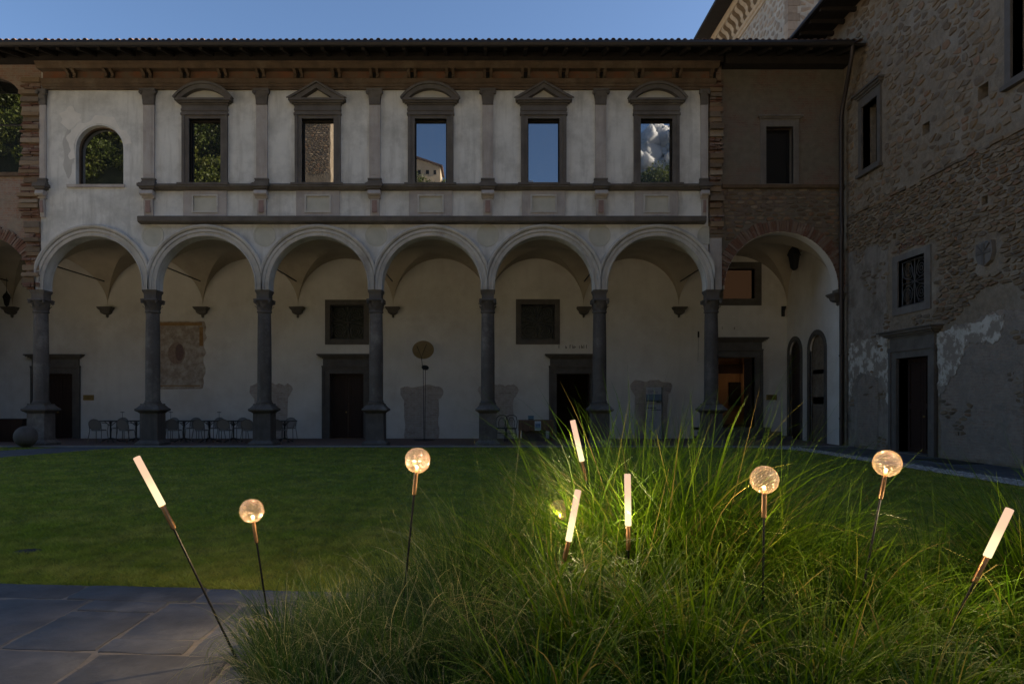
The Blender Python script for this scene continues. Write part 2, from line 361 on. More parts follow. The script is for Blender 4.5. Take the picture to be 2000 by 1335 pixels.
# irregular stones: cells of a jittered grid, clipped against their neighbours
def cells(u0, u1, v0, v1, cw, chh, jit, gap, keep=lambda u, v: True, seed=1):
    rr = random.Random(seed); nu = int((u1 - u0) / cw) + 3; nv = int((v1 - v0) / chh) + 3
    P = {}
    for j in range(-1, nv):
        for i in range(-1, nu):
            P[i, j] = (u0 + (i + .5 + (.5 if j % 2 else 0) + rr.uniform(-jit, jit)) * cw, v0 + (j + .5 + rr.uniform(-jit, jit) * .8) * chh)
    out = []
    for (i, j), (x, y) in P.items():
        if not (u0 <= x <= u1 and v0 <= y <= v1) or not keep(x, y): continue
        pg = [(x - cw, y - chh), (x + cw, y - chh), (x + cw, y + chh), (x - cw, y + chh)]
        for dj in (-2, -1, 0, 1, 2):
            for di in (-2, -1, 0, 1, 2):
                q = P.get((i + di, j + dj))
                if q is None or (di == 0 and dj == 0): continue
                dx, dy = (q[0] - x) / cw, (q[1] - y) / chh; L = math.hypot(dx, dy)
                if L < 1e-6: continue
                nx, ny = dx / L, dy / L; g = gap / (cw * abs(nx) + chh * abs(ny)) * .5
                lim = L / 2 - g; res = []
                for k in range(len(pg)):
                    a, b = pg[k], pg[(k + 1) % len(pg)]
                    da = (a[0] - x) / cw * nx + (a[1] - y) / chh * ny - lim; db = (b[0] - x) / cw * nx + (b[1] - y) / chh * ny - lim
                    if da <= 0: res.append(a)
                    if da * db < 0:
                        t = da / (da - db); res.append((a[0] + (b[0] - a[0]) * t, a[1] + (b[1] - a[1]) * t))
                pg = res
                if len(pg) < 3: break
            if len(pg) < 3: break
        if len(pg) < 3: continue
        pg = [(min(max(a, u0), u1), min(max(b, v0), v1)) for a, b in pg]
        ch2 = []
        for k in range(len(pg)):
            a, b = pg[k], pg[(k + 1) % len(pg)]
            if math.hypot(a[0] - b[0], a[1] - b[1]) < .012: continue
            ra, rb = rr.uniform(.06, .2), rr.uniform(.06, .2); ch2 += [(a[0] * (1 - ra) + b[0] * ra, a[1] * (1 - ra) + b[1] * ra), (a[0] * rb + b[0] * (1 - rb), a[1] * rb + b[1] * (1 - rb))]
        kx, ky = rr.uniform(.72, 1.0), rr.uniform(.62, 1.0)
        ch2 = [(x + (a - x) * kx + rr.uniform(-.02, .02) * cw, y + (b - y) * ky + rr.uniform(-.03, .03) * chh) for a, b in ch2]
        if len(ch2) >= 5: out.append((x, y, ch2))
    return out
def stone_mesh(mb, pg, mp, h, rr):
    n = len(pg); cx = sum(p[0] for p in pg) / n; cy = sum(p[1] for p in pg) / n
    h *= rr.uniform(.5, 1.5); tx, ty = rr.uniform(-.06, .06), rr.uniform(-.06, .06)
    r0 = [mp(u, v, .03) for u, v in pg]
    def inner(k, hh): return [mp(cx + (u - cx) * k, cy + (v - cy) * k, -(hh + (u - cx) * tx + (v - cy) * ty) + rr.uniform(-.003, .003)) for u, v in pg]
    r1 = inner(.97, h * .5); r2 = inner(.82, h)
    fs = [(i, (i + 1) % n, n + (i + 1) % n, n + i) for i in range(n)] + [(n + i, n + (i + 1) % n, 2 * n + (i + 1) % n, 2 * n + i) for i in range(n)]
    fs.append(tuple(2 * n + i for i in range(n))); mb.add(r0 + r1 + r2, fs)
def lay_stones(cl, mp, h, mat, parent, name, nmax, size, seed=3, mass='stonework'):
    rr = random.Random(seed); cl = sorted(cl, key=size, reverse=True)
    for c in cl[:nmax]:
        mb = MB(); stone_mesh(mb, c[2], mp, h, rr); part(name, mb, mat, parent)
    if len(cl) > nmax:
        mb = MB()
        for c in cl[nmax:]: stone_mesh(mb, c[2], mp, h, rr)
        part(mass, mb, mat, parent, kind='stuff')

# ================================================================== GROUND
YC, YF, YB, YW = 22.2, 22.0, 22.42, 26.05      # column axis, facade face, back of arcade wall, portico back wall
CX = [PX(0, YC) * 0 + (80.4 + 218.1 * k - 960) / 60.06 for k in range(7)]
BAY = CX[1] - CX[0]; ZS = 5.04; XE = 11.38
struct('ground', MB().box(-300, 300, -260, 300, -1.0, -.06), M['earth'], 'open ground round the courtyard')
struct('lawn_ground', MB().box(-16.5, 9.35, 4.2, 21.42, -.05, -.004), M['lawnbed'], 'green thatch under the courtyard lawn')
ARC_R = 1.5
def lawn_edge_right(y): return 9.08 if y < 19.6 else 9.08 - (ARC_R + .2 - math.sqrt(max(0, (ARC_R + .2) ** 2 - (y - 19.6) ** 2)))
SK = -.09
def pave_y(x): return 5.32 + SK * (x + 2.2) if x < 1 else 5.03 + (-.02) * (x - 1)
pathpoly = [(-11.0, 21.44), (-11.75, 20.6), (-12.7, 17.65), (-14.3, 13), (-16.6, 10), (-18.5, 10), (-16.3, 14), (-15.4, 18), (-14.45, 20), (-13.5, 21.44)]
def inpoly(x, y, pg):
    r = np.zeros(np.shape(x), bool); j = len(pg) - 1
    for i in range(len(pg)):
        xi, yi = pg[i]; xj, yj = pg[j]
        c = ((yi > y) != (yj > y)) & (x < (xj - xi) * (y - yi) / (yj - yi + 1e-12) + xi); r ^= c; j = i
    return r
# lawn blades
N = 700000
yy = 1 / rng.uniform(1 / 21.42, 1 / 4.7, N * 2)
xx = rng.uniform(-1, 1, N * 2) * np.minimum(yy * .78 + 3.2, 17)
le = np.where(yy < 19.6, 9.08, 9.08 - (1.7 - np.sqrt(np.maximum(0, 1.7 ** 2 - (np.maximum(yy, 19.6) - 19.6) ** 2))))
pe = np.where(xx < 1, 5.32 + SK * (xx + 2.2), 5.03 - .02 * (xx - 1)) + rng.normal(0, .02, N * 2) + .02 * np.sin(xx * 7) * np.sin(xx * 2.3 + 1)
ok = (xx < le) & (yy > pe) & ~inpoly(xx, yy, pathpoly) & (((xx + 4.53) / .13) ** 2 + ((yy - 6.66) / .09) ** 2 > 1)
xx, yy = xx[ok][:N], yy[ok][:N]; N = len(xx)
hh = rng.uniform(.014, .036, N) * (1 + .15 * np.sin(xx * 1.7) * np.cos(yy * 1.3)); wd = .0022 * np.clip(yy / 5, 1, 4) * rng.uniform(.7, 1.4, N)
def tuft(cx_, cy_, sd_):       # every little tuft of turf has its own height, lean and shade
    h_ = np.sin(np.floor(cx_) * 127.1 + np.floor(cy_) * 311.7 + sd_) * 43758.5453; return h_ - np.floor(h_)
tx_ = xx + .02 * np.sin(yy * 90) + rng.normal(0, .006, N); ty_ = yy + .02 * np.sin(xx * 80) + rng.normal(0, .006, N)
ks = .055 * np.clip(yy / 6, 1, 3)
ks = .055 * 2 ** np.floor(np.log2(np.clip(yy / 6, 1, 4)))
T1, T2 = tuft(tx_ / ks, ty_ / (ks * 1.4), 1.0), tuft(tx_ / (ks * 2.7), ty_ / (ks * 4), 9.0)
hh *= .55 + .6 * T1 + .35 * T2
az = rng.uniform(0, 6.283, N); ln = rng.uniform(.7, 2.6, N) * hh; fa = rng.uniform(0, 6.283, N)
V = np.zeros((N, 3, 3)); V[:, 0] = np.stack([xx - wd * np.cos(fa), yy - wd * np.sin(fa), np.full(N, -.006)], 1)
V[:, 1] = np.stack([xx + wd * np.cos(fa), yy + wd * np.sin(fa), np.full(N, -.006)], 1)
V[:, 2] = np.stack([xx + ln * np.cos(az), yy + ln * np.sin(az), hh], 1)
lw_ = np_mesh('lawn', V.reshape(-1, 3), np.arange(N * 3).reshape(-1, 3), M['lawn'], np.repeat(.3 * rng.uniform(0, 1, N) + .4 * T1 + .3 * T2, 3))
lw_['kind'] = 'stuff'; lw_['label'] = 'mown green lawn filling the courtyard'

# near paving: flagstones one by one over a sandy joint bed
pv = struct('pavement', MB().plate([(-9, pave_y(-9)), (-9, 1.0), (7, 1.0), (7, pave_y(7)), (1, pave_y(1))], [], -.05, .005, lambda u, v, w_: (u, v, w_)), M['joint'], 'grey stone paving in front of the lawn')
def slab(x0, x1, y0, y1, rr, parent, name='flagstone', z=.012, jy=.018, curve=True, mat='slab', skew=True):
    g = rr.uniform(.008, .013); p = []
    cor = [(x0 + g, y0 + g), (x1 - g, y0 + g), (x1 - g, y1 - g), (x0 + g, y1 - g)]
    for k in range(4):
        a, b = cor[k], cor[(k + 1) % 4]
        nn = 5
        for i in range(nn):
            t = (i + (.18 if i == 0 else 0)) / nn
            p.append([a[0] + (b[0] - a[0]) * t + rr.uniform(-.007, .007), a[1] + (b[1] - a[1]) * t + rr.uniform(-.007, .007)])
    if skew: p = [(q[0], q[1] + SK * (q[0] + 2.3)) for q in p]
    n = len(p); cx = sum(q[0] for q in p) / n; cy = sum(q[1] for q in p) / n; zz = z + rr.uniform(-.003, .003)
    vs = [(q[0], q[1], -.03) for q in p] + [(q[0], q[1], zz - .006) for q in p]
    def ins(q, d): L = math.hypot(q[0] - cx, q[1] - cy); return (q[0] - (q[0] - cx) / L * d, q[1] - (q[1] - cy) / L * d, zz)
    vs += [ins(q, .010) for q in p]
    fs = [(i, (i + 1) % n, n + (i + 1) % n, n + i) for i in range(n)] + [(n + i, n + (i + 1) % n, 2 * n + (i + 1) % n, 2 * n + i) for i in range(n)] + [tuple(2 * n + i for i in range(n))]
    part(name, MB().add(vs, fs), M[mat], parent)
rr = random.Random(5)
rows = [(4.95, 5.33, [-9, -7.6, -6.1, -4.9, -4.15, -3.17, -2.18, -1.2, -.3, .8, 1.6, 2.7, 3.6, 4.7, 5.8]),
        (3.97, 4.95, [-9, -7.4, -6.2, -5.3, -4.4, -3.62, -2.92, -2.32, -1.78, -.9, .1, .9, 1.9, 2.8, 3.7, 4.9, 5.8]),
        (2.95, 3.97, [-9, -7.2, -6, -4.9, -3.5, -2.26, -1.45, -.4, .6, 1.5, 2.6, 3.5, 4.5, 5.8])]
for (a, b, xs) in rows:
    for i in range(len(xs) - 1):
        x0, x1 = xs[i], xs[i + 1]
        if a == 3.97 and abs(x0 + 2.92) < .01: slab(x0, x1, a, 4.70, rr, pv); slab(x0, x1, 4.70, b, rr, pv); continue
        if a == 3.97 and abs(x0 + 2.32) < .01: slab(x0, x1, a, 4.2, rr, pv); slab(x0, x1, 4.2, b, rr, pv); continue
        if x0 > .5 and a > 4.9: slab(x0, x1, a, b + .12 + .065 * (x0 - .5), rr, pv); continue
        slab(x0, x1, a, b, rr, pv)
for i in range(9): slab(-8 + i * 1.5, -6.5 + i * 1.5, 1.9, 2.95, rr, pv)
# planting bed
bed = [(-1.35 + .1 * math.sin(k * 2.1), 0) for k in range(1)]
bp = []
for (x, y) in [(-1.2, 3.3), (-1.3, 3.8), (-1.0, 4.3), (-.4, 4.7), (.4, 4.85), (1.2, 4.95), (1.8, 4.6), (2.0, 4.1), (1.95, 3.6), (1.7, 3.0), (1.0, 2.85), (0, 2.9), (-.9, 3.0)]: bp.append((x, y))
struct('planting_bed', MB().plate(bp, [], .006, .035, lambda u, v, w_: (u, v, w_)), M['soil'], 'dark soil bed under the ornamental grasses')

# right path with flagstones, pebble strip
rp = struct('path', MB().plate([(9.35, 1.5), (XE, 1.5), (XE, 21.44), (9.6, 21.44), (9.35, 20.5)], [], -.05, -.008, lambda u, v, w_: (u, v, w_)), M['joint'], 'flagstone path along the stone wing')
y = 4.0
while y < 21.3:
    L = rr.uniform(.7, 1.25); y1 = min(y + L, 21.42); m = rr.uniform(10.2, 10.8)
    if y1 - y < .3: break
    slab(9.58, m, y, y1, rr, rp, z=.02, skew=False); slab(m, XE - .01, y + rr.uniform(-.0, .0), y1, rr, rp, z=.02, skew=False); y = y1
lp = struct('side_path', MB().plate(pathpoly[::-1], [], -.05, .004, lambda u, v, w_: (u, v, w_)), M['slab'], 'stone path crossing the lawn corner beside the column')
gs = []
for k in range(60): yv = 2 + k * (21.4 - 2) / 59; gs.append((lawn_edge_right(yv) + .02, yv))
gs2 = [(9.58, 21.4), (9.58, 2)]
struct('pebble_bed', MB().plate(gs + gs2, [], -.05, .0, lambda u, v, w_: (u, v, w_)), M['gravelbed'], 'strip of pebbles between the lawn and the path')
N = 7000; py_ = 1 / rng.uniform(1 / 21.4, 1 / 9, N); lo = np.array([lawn_edge_right(v) for v in py_])
px_ = lo + .03 + rng.uniform(0, 1, N) * (9.56 - lo); r_ = rng.uniform(.014, .05, N)
t = np.array([[1, 0, 0], [-1, 0, 0], [0, 1, 0], [0, -1, 0], [0, 0, .7], [.7, .7, .35], [-.7, .7, .35], [.7, -.7, .35], [-.7, -.7, .35]])
V = t[None] * r_[:, None, None] * rng.uniform(.7, 1.3, (N, 1, 3)) + np.stack([px_, py_, np.full(N, .002)], 1)[:, None]
tf = np.array([[0, 5, 4], [5, 2, 4], [2, 6, 4], [6, 1, 4], [1, 8, 4], [8, 3, 4], [3, 7, 4], [7, 0, 4]])
pb = np_mesh('pebbles', V.reshape(-1, 3), (tf[None] + (np.arange(N) * 9)[:, None, None]).reshape(-1, 3), M['gravel']); pb['kind'] = 'stuff'; pb['label'] = 'loose pale pebbles along the lawn edge'

# portico floor
struct('portico_floor', MB().box(-24, XE, 21.62, 26.0, -.05, .03), M['cotto'], 'terracotta floor of the portico')
kb = struct('kerb', MB().box(-24, XE, 21.43, 21.62, -.05, .015), M['joint'], 'stone kerb in front of the columns')
x = -19.0
while x < XE - .2:
    L = min(rr.uniform(1.0, 1.7), XE - x)
    part('kerb_stone', MB().box(x + .004, x + L - .004, 21.435, 21.66, -.04, .045), M['kerb'], kb); x += L

# ================================================================== CLOISTER BUILDING
B = thing('cloister_building', 'long pale arcaded cloister building with pedimented windows and dark projecting eaves', 'building', (0, YF, 0))
XL, XR = -14.52, 6.98      # plastered part of the facade
RI = 1.59; STILT = .13; ZC = ZS + STILT
# --- facade walls
pts = [(XL, 11.5), (XL, ZS)]
for k in range(6):
    c = (CX[k] + CX[k + 1]) / 2
    if k > 0: pts.append((c - RI, ZS))
    else: pts.append((c - RI, ZS))
    pts += [(c + RI * math.cos(a), ZC + RI * math.sin(a)) for a in [math.pi - math.pi * i / 32 for i in range(33)]]
    pts.append((c + RI, ZS))
pts += [(XR, ZS), (XR, 11.5)]
WIN = [(402, 'round'), (619.5, 'tri'), (838, 'round'), (1061, 'tri'), (1275, 'round')]
WX = [(CX[k + 1] + CX[k + 2]) / 2 - .02 for k in range(5)]
WZ0, WZ1, WH = 8.47, 10.53, .51
holes = [rect(x - WH, x + WH, WZ0, WZ1) for x in WX]
AX, AR, AZ, AS = -12.63, .767, 9.57, 8.42
holes.append([(AX - AR, AS), (AX + AR, AS)] + arcpts(AX, AZ, AR, 0, math.pi, 24))
part('wall', MB().plate(pts, holes, YF, YB), M['plaster'], B)
part('wall', MB().box(XL, XR, YF + .02, YB, 11.5, 12.6), M['plaster'], B)
part('dark_eave_band', MB().box(XL, XR + .4, YF - .30, YF + .015, 12.215, 12.58), M['blackwood'], B)  # added black band over the plaster top; eave shade put into its colour
# left brick bay
LX = CX[0] - BAY / 2; LR = 1.62
lo_ = [(-24, 12.6), (-24, ZS - 5.0), (LX - LR - .4, ZS - 5.0), (LX - LR - .4, ZS), (LX - LR, ZS), (LX - LR, ZC)] + [(LX + LR * math.cos(a), ZC + LR * math.sin(a)) for a in [math.pi - math.pi * i / 24 for i in range(25)]] + [(LX + LR, ZS), (XL, ZS), (XL, 12.6)]
ux, ur, uz, us = -16.25, 1.23, 10.75, 8.81
part('wall', MB().plate(lo_, [[(ux - ur, us), (ux + ur, us)] + arcpts(ux, uz, ur, 0, math.pi, 24)], YF + .03, YB), M['brickL'], B, 'rough old brick wall without plaster')
wf = part('window_frame', MB().box(ux - ur - .05, ux + ur + .05, YF - .06, YF + .22, us - .12, us), M['terracotta'], B)
part('pane', MB().plate([(ux - ur, us), (ux + ur, us)] + arcpts(ux, uz, ur, 0, math.pi, 24), [], YF + .26, YF + .28), M['glass'], wf)
part('glazing_bar', MB().box(ux - ur, ux + ur, YF + .23, YF + .26, 10.43, 10.46), M['gutter'], wf)
# corner bay
KX = (CX[6] + XE) / 2 - .0; kc = (7.52 + 11.18) / 2; KR = 1.84
lo_ = [(XR + .44, 12.6), (XR + .44, ZS), (kc - KR, ZS)] + [(kc + KR * math.cos(a), ZC - .1 + KR * math.sin(a)) for a in [math.pi - math.pi * i / 30 for i in range(31)]] + [(kc + KR, ZS - .1), (XE, ZS - .1), (XE, 12.6)]
kw0, kw1 = PX(1497, YF), PX(1550, YF)
khole = rect(kw0, kw1, 8.46, 10.3)
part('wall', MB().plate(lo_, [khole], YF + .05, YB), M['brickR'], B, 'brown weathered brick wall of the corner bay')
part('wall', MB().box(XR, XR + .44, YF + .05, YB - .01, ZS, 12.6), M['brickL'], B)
# stonework band of the corner bay above its arch
def keepk(u, v):
    return math.hypot(u - kc, v - (ZC - .1)) > KR + .42
lay_stones(cells(XR + .5, XE - .12, 5.6, 8.3, .30, .13, .33, .03, keepk, 11), lambda u, v, w_: (u, YF + .05 + w_, v), .022, M['slate'], B, 'stone', 0, lambda c: 0)
# brick voussoirs, corner and left arches
def voussoirs(cx, cz, r, a0, a1, n, dep, y, parent, seed):
    r2 = random.Random(seed)
    for i in range(n):
        am = a0 + (a1 - a0) * (i + .5) / n; da = (a1 - a0) / n * .43; rr0 = r + r2.uniform(0, .01); rr1 = r + dep + r2.uniform(-.03, .05)
        yo = y - .05 + r2.uniform(-.015, .02)
        q = [(cx + rr_ * math.cos(am + s * da * (1.0 if rr_ < r + .1 else r / rr_ * 1.12)), cz + rr_ * math.sin(am + s * da * (1.0 if rr_ < r + .1 else r / rr_ * 1.12))) for rr_, s in ((rr0, -1), (rr1, -1), (rr1, 1), (rr0, 1))]
        part('brick', MB().plate(q, [], yo, y + .12), M['brick'], parent)
voussoirs(kc, ZC - .1, KR + .004, math.pi * .98, -.02, 74, .36, YF + .05, B, 4)
voussoirs(LX, ZC, LR + .004, math.pi * .5, .0, 36, .34, YF + .03, B, 5)
# ragged brick quoins
def quoin(x0, x1, z0, z1, seed, side, yface):
    r2 = random.Random(seed); z = z0; k = 0
    while z < z1:
        h = r2.choice([.065, .07, .075, .075, .13]) if r2.random() < .8 else r2.uniform(.15, .22)
        big = h > .1
        dep = r2.uniform(.02, .14) + (.05 if big else 0)
        a = x0 + (r2.uniform(-.1, .07) if side < 0 else 0.0); b = x1 + (r2.uniform(-.06, .05) if side > 0 else 0)
        m = (a + b) / 2 + r2.uniform(-.08, .08)
        for (p, q) in ((a, m - .008), (m + .008, b)) if not big else ((a, b),):
            d2 = dep + r2.uniform(-.03, .03); dz = r2.uniform(-.006, .006)
            part('stone' if big else 'brick', MB().add([(p, yface - d2, z + dz), (q, yface - d2 + r2.uniform(-.03, .03), z - dz), (q, yface + .1, z), (p, yface + .1, z), (p + .008, yface - d2 + .012, z + h - .012), (q - .008, yface - d2 + .01, z + h - .012 + dz), (q, yface + .1, z + h - .012), (p, yface + .1, z + h - .012)],
                 [(0, 3, 2, 1), (4, 5, 6, 7), (0, 1, 5, 4), (1, 2, 6, 5), (2, 3, 7, 6), (3, 0, 4, 7)]), M['stone' if big else 'brick'], B)
        z += h
quoin(XR + .03, XR + .42, 6.7, 11.75, 3, 1, YF)
quoin(-15.0, XL + .0, 5.05, 7.1, 8, -1, YF + .02)
quoin(-15.1, XL + .0, 7.35, 11.75, 9, -1, YF + .02)
part('pier', MB().box(XR + .04, XR + .42, YF - .06, YF + .2, 5.04, 6.7), M['pilaster'], B)
# --- columns
def capital(c):
    x, y_ = c; mb = MB()
    mb.lathe([(.20, 4.30), (.235, 4.32), (.235, 4.36), (.205, 4.38), (.20, 4.45), (.215, 4.58), (.27, 4.68)], (x, y_, 0), 24)
    for i in range(8):            # acanthus leaves in two tiers
        a = math.pi / 4 * i + math.pi / 8
        for (r0, z0, z1, wv_, off) in ((.205, 4.38, 4.53, .075, 0), (.215, 4.46, 4.64, .07, math.pi / 8)):
            aa = a + off; ca, sa = math.cos(aa), math.sin(aa)
            prof = [(r0, z0, wv_), (r0 + .02, (z0 + z1) / 2, wv_), (r0 + .055, z1 - .02, wv_ * .7), (r0 + .085, z1, wv_ * .35), (r0 + .075, z1 - .035, wv_ * .2)]
            vs = []
            for (q, z_, w_) in prof: vs += [(x + q * ca + w_ * sa, y_ + q * sa - w_ * ca, z_), (x + (q + .012) * ca, y_ + (q + .012) * sa, z_), (x + q * ca - w_ * sa, y_ + q * sa + w_ * ca, z_)]
            fs = []
            for j in range(4): fs += [(3 * j, 3 * j + 1, 3 * j + 4, 3 * j + 3), (3 * j + 1, 3 * j + 2, 3 * j + 5, 3 * j + 4)]
            mb.add(vs, fs)
    for i in range(4):            # corner volutes
        a = math.pi / 4 + math.pi / 2 * i; ca, sa = math.cos(a), math.sin(a); p = (x + .32 * ca, y_ + .32 * sa, 4.655)
        mb.lathe([(.03, -.03), (.052, -.025), (.052, .025), (.03, .03)], p, 12, 0, (-sa, ca, 0))
    mb.square([(.25, 4.69), (.275, 4.70), (.275, 4.735), (.25, 4.75)], (x, y_, 0))
    mb.square([(.195, 4.75), (.195, 4.90), (.205, 4.93), (.225, 4.97), (.235, 5.0), (.235, 5.037)], (x, y_, 0))
    return mb
for k, cx in enumerate(CX):
    mb = MB(); mb.square([(.40, .032), (.40, .10), (.33, .17), (.285, .20), (.28, 1.06), (.30, 1.08), (.33, 1.11), (.38, 1.14), (.40, 1.16), (.40, 1.20), (.34, 1.25), (.275, 1.33), (.275, 1.37)], (cx, YC, 0))
    part('pedestal', mb, M['column'], B)
    mb = MB(); mb.lathe([(.262, 1.372), (.27, 1.39), (.262, 1.41), (.235, 1.42), (.235, 1.43), (.25, 1.445), (.235, 1.465), (.222, 1.48), (.222, 2.6), (.216, 3.5), (.203, 4.28), (.203, 4.30)], (cx, YC, 0), 36)
    part('column_shaft', mb, M['column'], B)
    part('capital', capital((cx, YC)), M['serena'], B, sharp=50)
    # white wedge-shaped springer above the capital
mb = MB()
# --- archivolts (moulded) and intrados
prof = [(RI, YF - .06), (RI + .03, YF - .075), (RI + .045, YF - .04), (RI + .13, YF - .045), (RI + .14, YF - .085), (RI + .22, YF - .09), (RI + .235, YF - .055), (RI + .25, YF - .12), (RI + .30, YF - .155), (RI + .345, YF - .15), (RI + .365, YF - .12), (RI + .365, YF + .02), (RI, YF + .02)]
for k in range(6):
    c = (CX[k] + CX[k + 1]) / 2
    m_ = math.asin(0)  # crossing of neighbouring rings is hidden in the pier
    mb = MB(); yo = .0015 * (k % 2)
    pf = [(r, yv - yo) for r, yv in prof]
    mb.arc(pf, c, ZC, 0, math.pi, 48)
    for s in (-1, 1):
        # straight stilts below the centre line
        n = len(pf); vs = [(c + s * min(r, BAY / 2 - .003), yv, ZS + .002) for r, yv in pf] + [(c + s * min(r, BAY / 2 - .003), yv, ZC) for r, yv in pf]
        mb.add(vs, [(i, (i + 1) % n, n + (i + 1) % n, n + i) for i in range(n)])
    # trim what passes the pier centre: clamp x
    mb.v = [(min(max(v[0], c - BAY / 2 + .0), c + BAY / 2 - .0) if v[2] < 7.2 else v[0], v[1], v[2]) for v in mb.v]
    part('arch_moulding', mb, M['arch'], B, sharp=25)
mb = MB().arc([(KR - .004, YF + .04), (KR - .004, YB), (KR + .02, YB), (KR + .02, YF + .04)], kc, ZC - .1, 0, math.pi, 40)
part('arch_soffit', mb, M['plaster_in'], B)
# pier fronts
for k in range(1, 6):
    part('roundel', MB().lathe([(.36, -.02), (.36, .012), (.32, .018), (.30, .012), (.30, .008), (.0, .02)], (CX[k] * YF / YC * 1.0 + .0, YF - .0, 6.79), 36, 0, (0, -1, 0)), M['panel'], B)
part('roundel', MB().lathe([(.30, -.02), (.30, .012), (.27, .018), (.25, .008), (.0, .02)], (CX[6] - .22, YF, 6.79), 36, 0, (0, -1, 0)), M['panel'], B)
# --- vaults
def vault(cx0, cx1, y0, y1, zc, r, name='vault'):
    n = 24; us_ = [math.sin(-math.pi / 2 + math.pi * i / n) for i in range(n + 1)]; mb = MB(); vs = []; fs = []
    for j in range(n + 1):
        for i in range(n + 1):
            u, v = us_[i], us_[j]; h = math.sqrt(max(0, 1 - min(abs(u), abs(v)) ** 2))
            vs.append(((cx0 + cx1) / 2 + u * (cx1 - cx0) / 2, (y0 + y1) / 2 + v * (y1 - y0) / 2, zc + r * h))
    for j in range(n):
        for i in range(n):
            a = j * (n + 1) + i; u = (us_[i] + us_[i + 1]) * (us_[j] + us_[j + 1])
            q = (a, a + 1, a + n + 2, a + n + 1)
            fs += [(q[0], q[1], q[2]), (q[0], q[2], q[3])] if u > 0 else [(q[0], q[1], q[3]), (q[1], q[2], q[3])]
    part(name, mb.add(vs, fs), M['vault'], B, sharp=30)
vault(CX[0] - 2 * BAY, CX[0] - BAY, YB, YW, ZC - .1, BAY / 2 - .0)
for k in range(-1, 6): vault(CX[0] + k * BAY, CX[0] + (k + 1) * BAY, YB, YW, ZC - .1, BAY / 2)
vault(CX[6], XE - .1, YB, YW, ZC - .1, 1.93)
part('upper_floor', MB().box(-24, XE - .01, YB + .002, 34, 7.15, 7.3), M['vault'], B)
part('tie_rod', MB().tube([(CX[0] - BAY, YB, 6.0), (CX[0] - BAY, YW, 6.0)], .024, 6), M['iron'], B)
for k in range(0, 7): part('tie_rod', MB().tube([(CX[k], YB, 5.98), (CX[k], YW + .1, 5.98)], .024, 6), M['iron'], B)
# corbels on the back wall
def corbel(x, y_, z, parent, ax=0):
    mb = MB(); pr = [(.27, 0), (.27, -.04), (.25, -.06), (.24, -.09), (.20, -.12), (.17, -.22), (.10, -.27), (.04, -.29), (.035, -.33), (.05, -.35), (.0, -.40)]
    mb.square([(max(r, .001), zz) for r, zz in pr[::-1]], (x, y_, z)); part('corbel', mb, M['serena'], parent)
for k in range(-1, 6 + 1): corbel(CX[k] if k >= 0 else CX[0] - BAY, YW - .02, 5.02, B)
corbel(XE - .12, YF + .2, 4.94, B)
# --- back wall with its openings
D1, D2, D3, D4 = PX(110, YW), PX(677.5, YW), PX(1120, YW), PX(1436, YW)
WA, WB, WC = PX(678, YW), PX(1050.5, YW), PX(1443, YW)
DH = 2.50
hl = [rect(D1 - .65, D1 + .65, .03, DH), rect(D2 - .645, D2 + .645, .03, DH), rect(D3 - .645, D3 + .645, .03, DH), rect(D4 - .73, D4 + .73, .46, 3.12),
      rect(WA - .64, WA + .64, PZ(662.4, YW), PZ(595.5, YW)), rect(WB - .64, WB + .64, PZ(662, YW), PZ(594.5, YW)), rect(WC - .6, WC + .6, PZ(583, YW), PZ(525, YW))]
hl_o = [[(p[0], p[1]) for p in h] for h in hl]
# doors reach the floor: wall outline dips round them
out = [(-24, 7.4), (-24, .03)]
for d in (D1, D2, D3): out += [(d - .65, .03), (d - .65, DH), (d + .65, DH), (d + .65, .03)]
out += [(XE, .03), (XE, 7.4)]
part('wall', MB().plate(out, hl_o[3:], YW, YW + .5), M['plaster_in'], B)
part('wall', MB().box(-24, XE, 33.6, 34, 0, 12.4), M['plaster_in'], B)
part('wall', MB().box(-24.3, -24, YF, 34, 0, 12.6), M['plaster_in'], B)
def portal(cx, w2, z0, z1, yv, jamb, parent, cor=.39, ent=.30, mat=M['serena']):
    """moulded stone doorcase with frieze and cornice"""
    mb = MB(); pj = yv - .07
    for s in (-1, 1):
        a, b = (cx + s * w2, cx + s * (w2 + jamb)); a, b = min(a, b), max(a, b)
        mb.box(a, b, pj, yv + .25, z0, z1)
        i0, i1 = (b - .07, b + .02) if s > 0 else (a - .02, a + .07)
        mb.box(i0, i1, pj - .035, yv + .01, z0, z1 + jamb)
    mb.box(cx - w2 - jamb, cx + w2 + jamb, pj - .002, yv + .25, z1, z1 + jamb)
    z = z1 + jamb
    mb.box(cx - w2 - jamb - .03, cx + w2 + jamb + .03, pj - .05, yv + .01, z - .03, z + .03)
    mb.box(cx - w2 - jamb + .02, cx + w2 + jamb - .02, pj - .01, yv + .01, z + .03, z + ent)
    e = cx + w2 + jamb - .02; a = cx - w2 - jamb + .02
    fr = part('doorcase', mb, mat, parent)
    z += ent; mb = MB()
    for (d, h0, h1) in ((.04, 0, .04), (.10, .04, .08), (.16, .08, .12), (.20, .12, .17)):
        mb.box(a - d, e + d, pj - .01 - d, yv + .01, z + h0, z + h1 - .001)
    part('cornice', mb, mat, fr); return fr
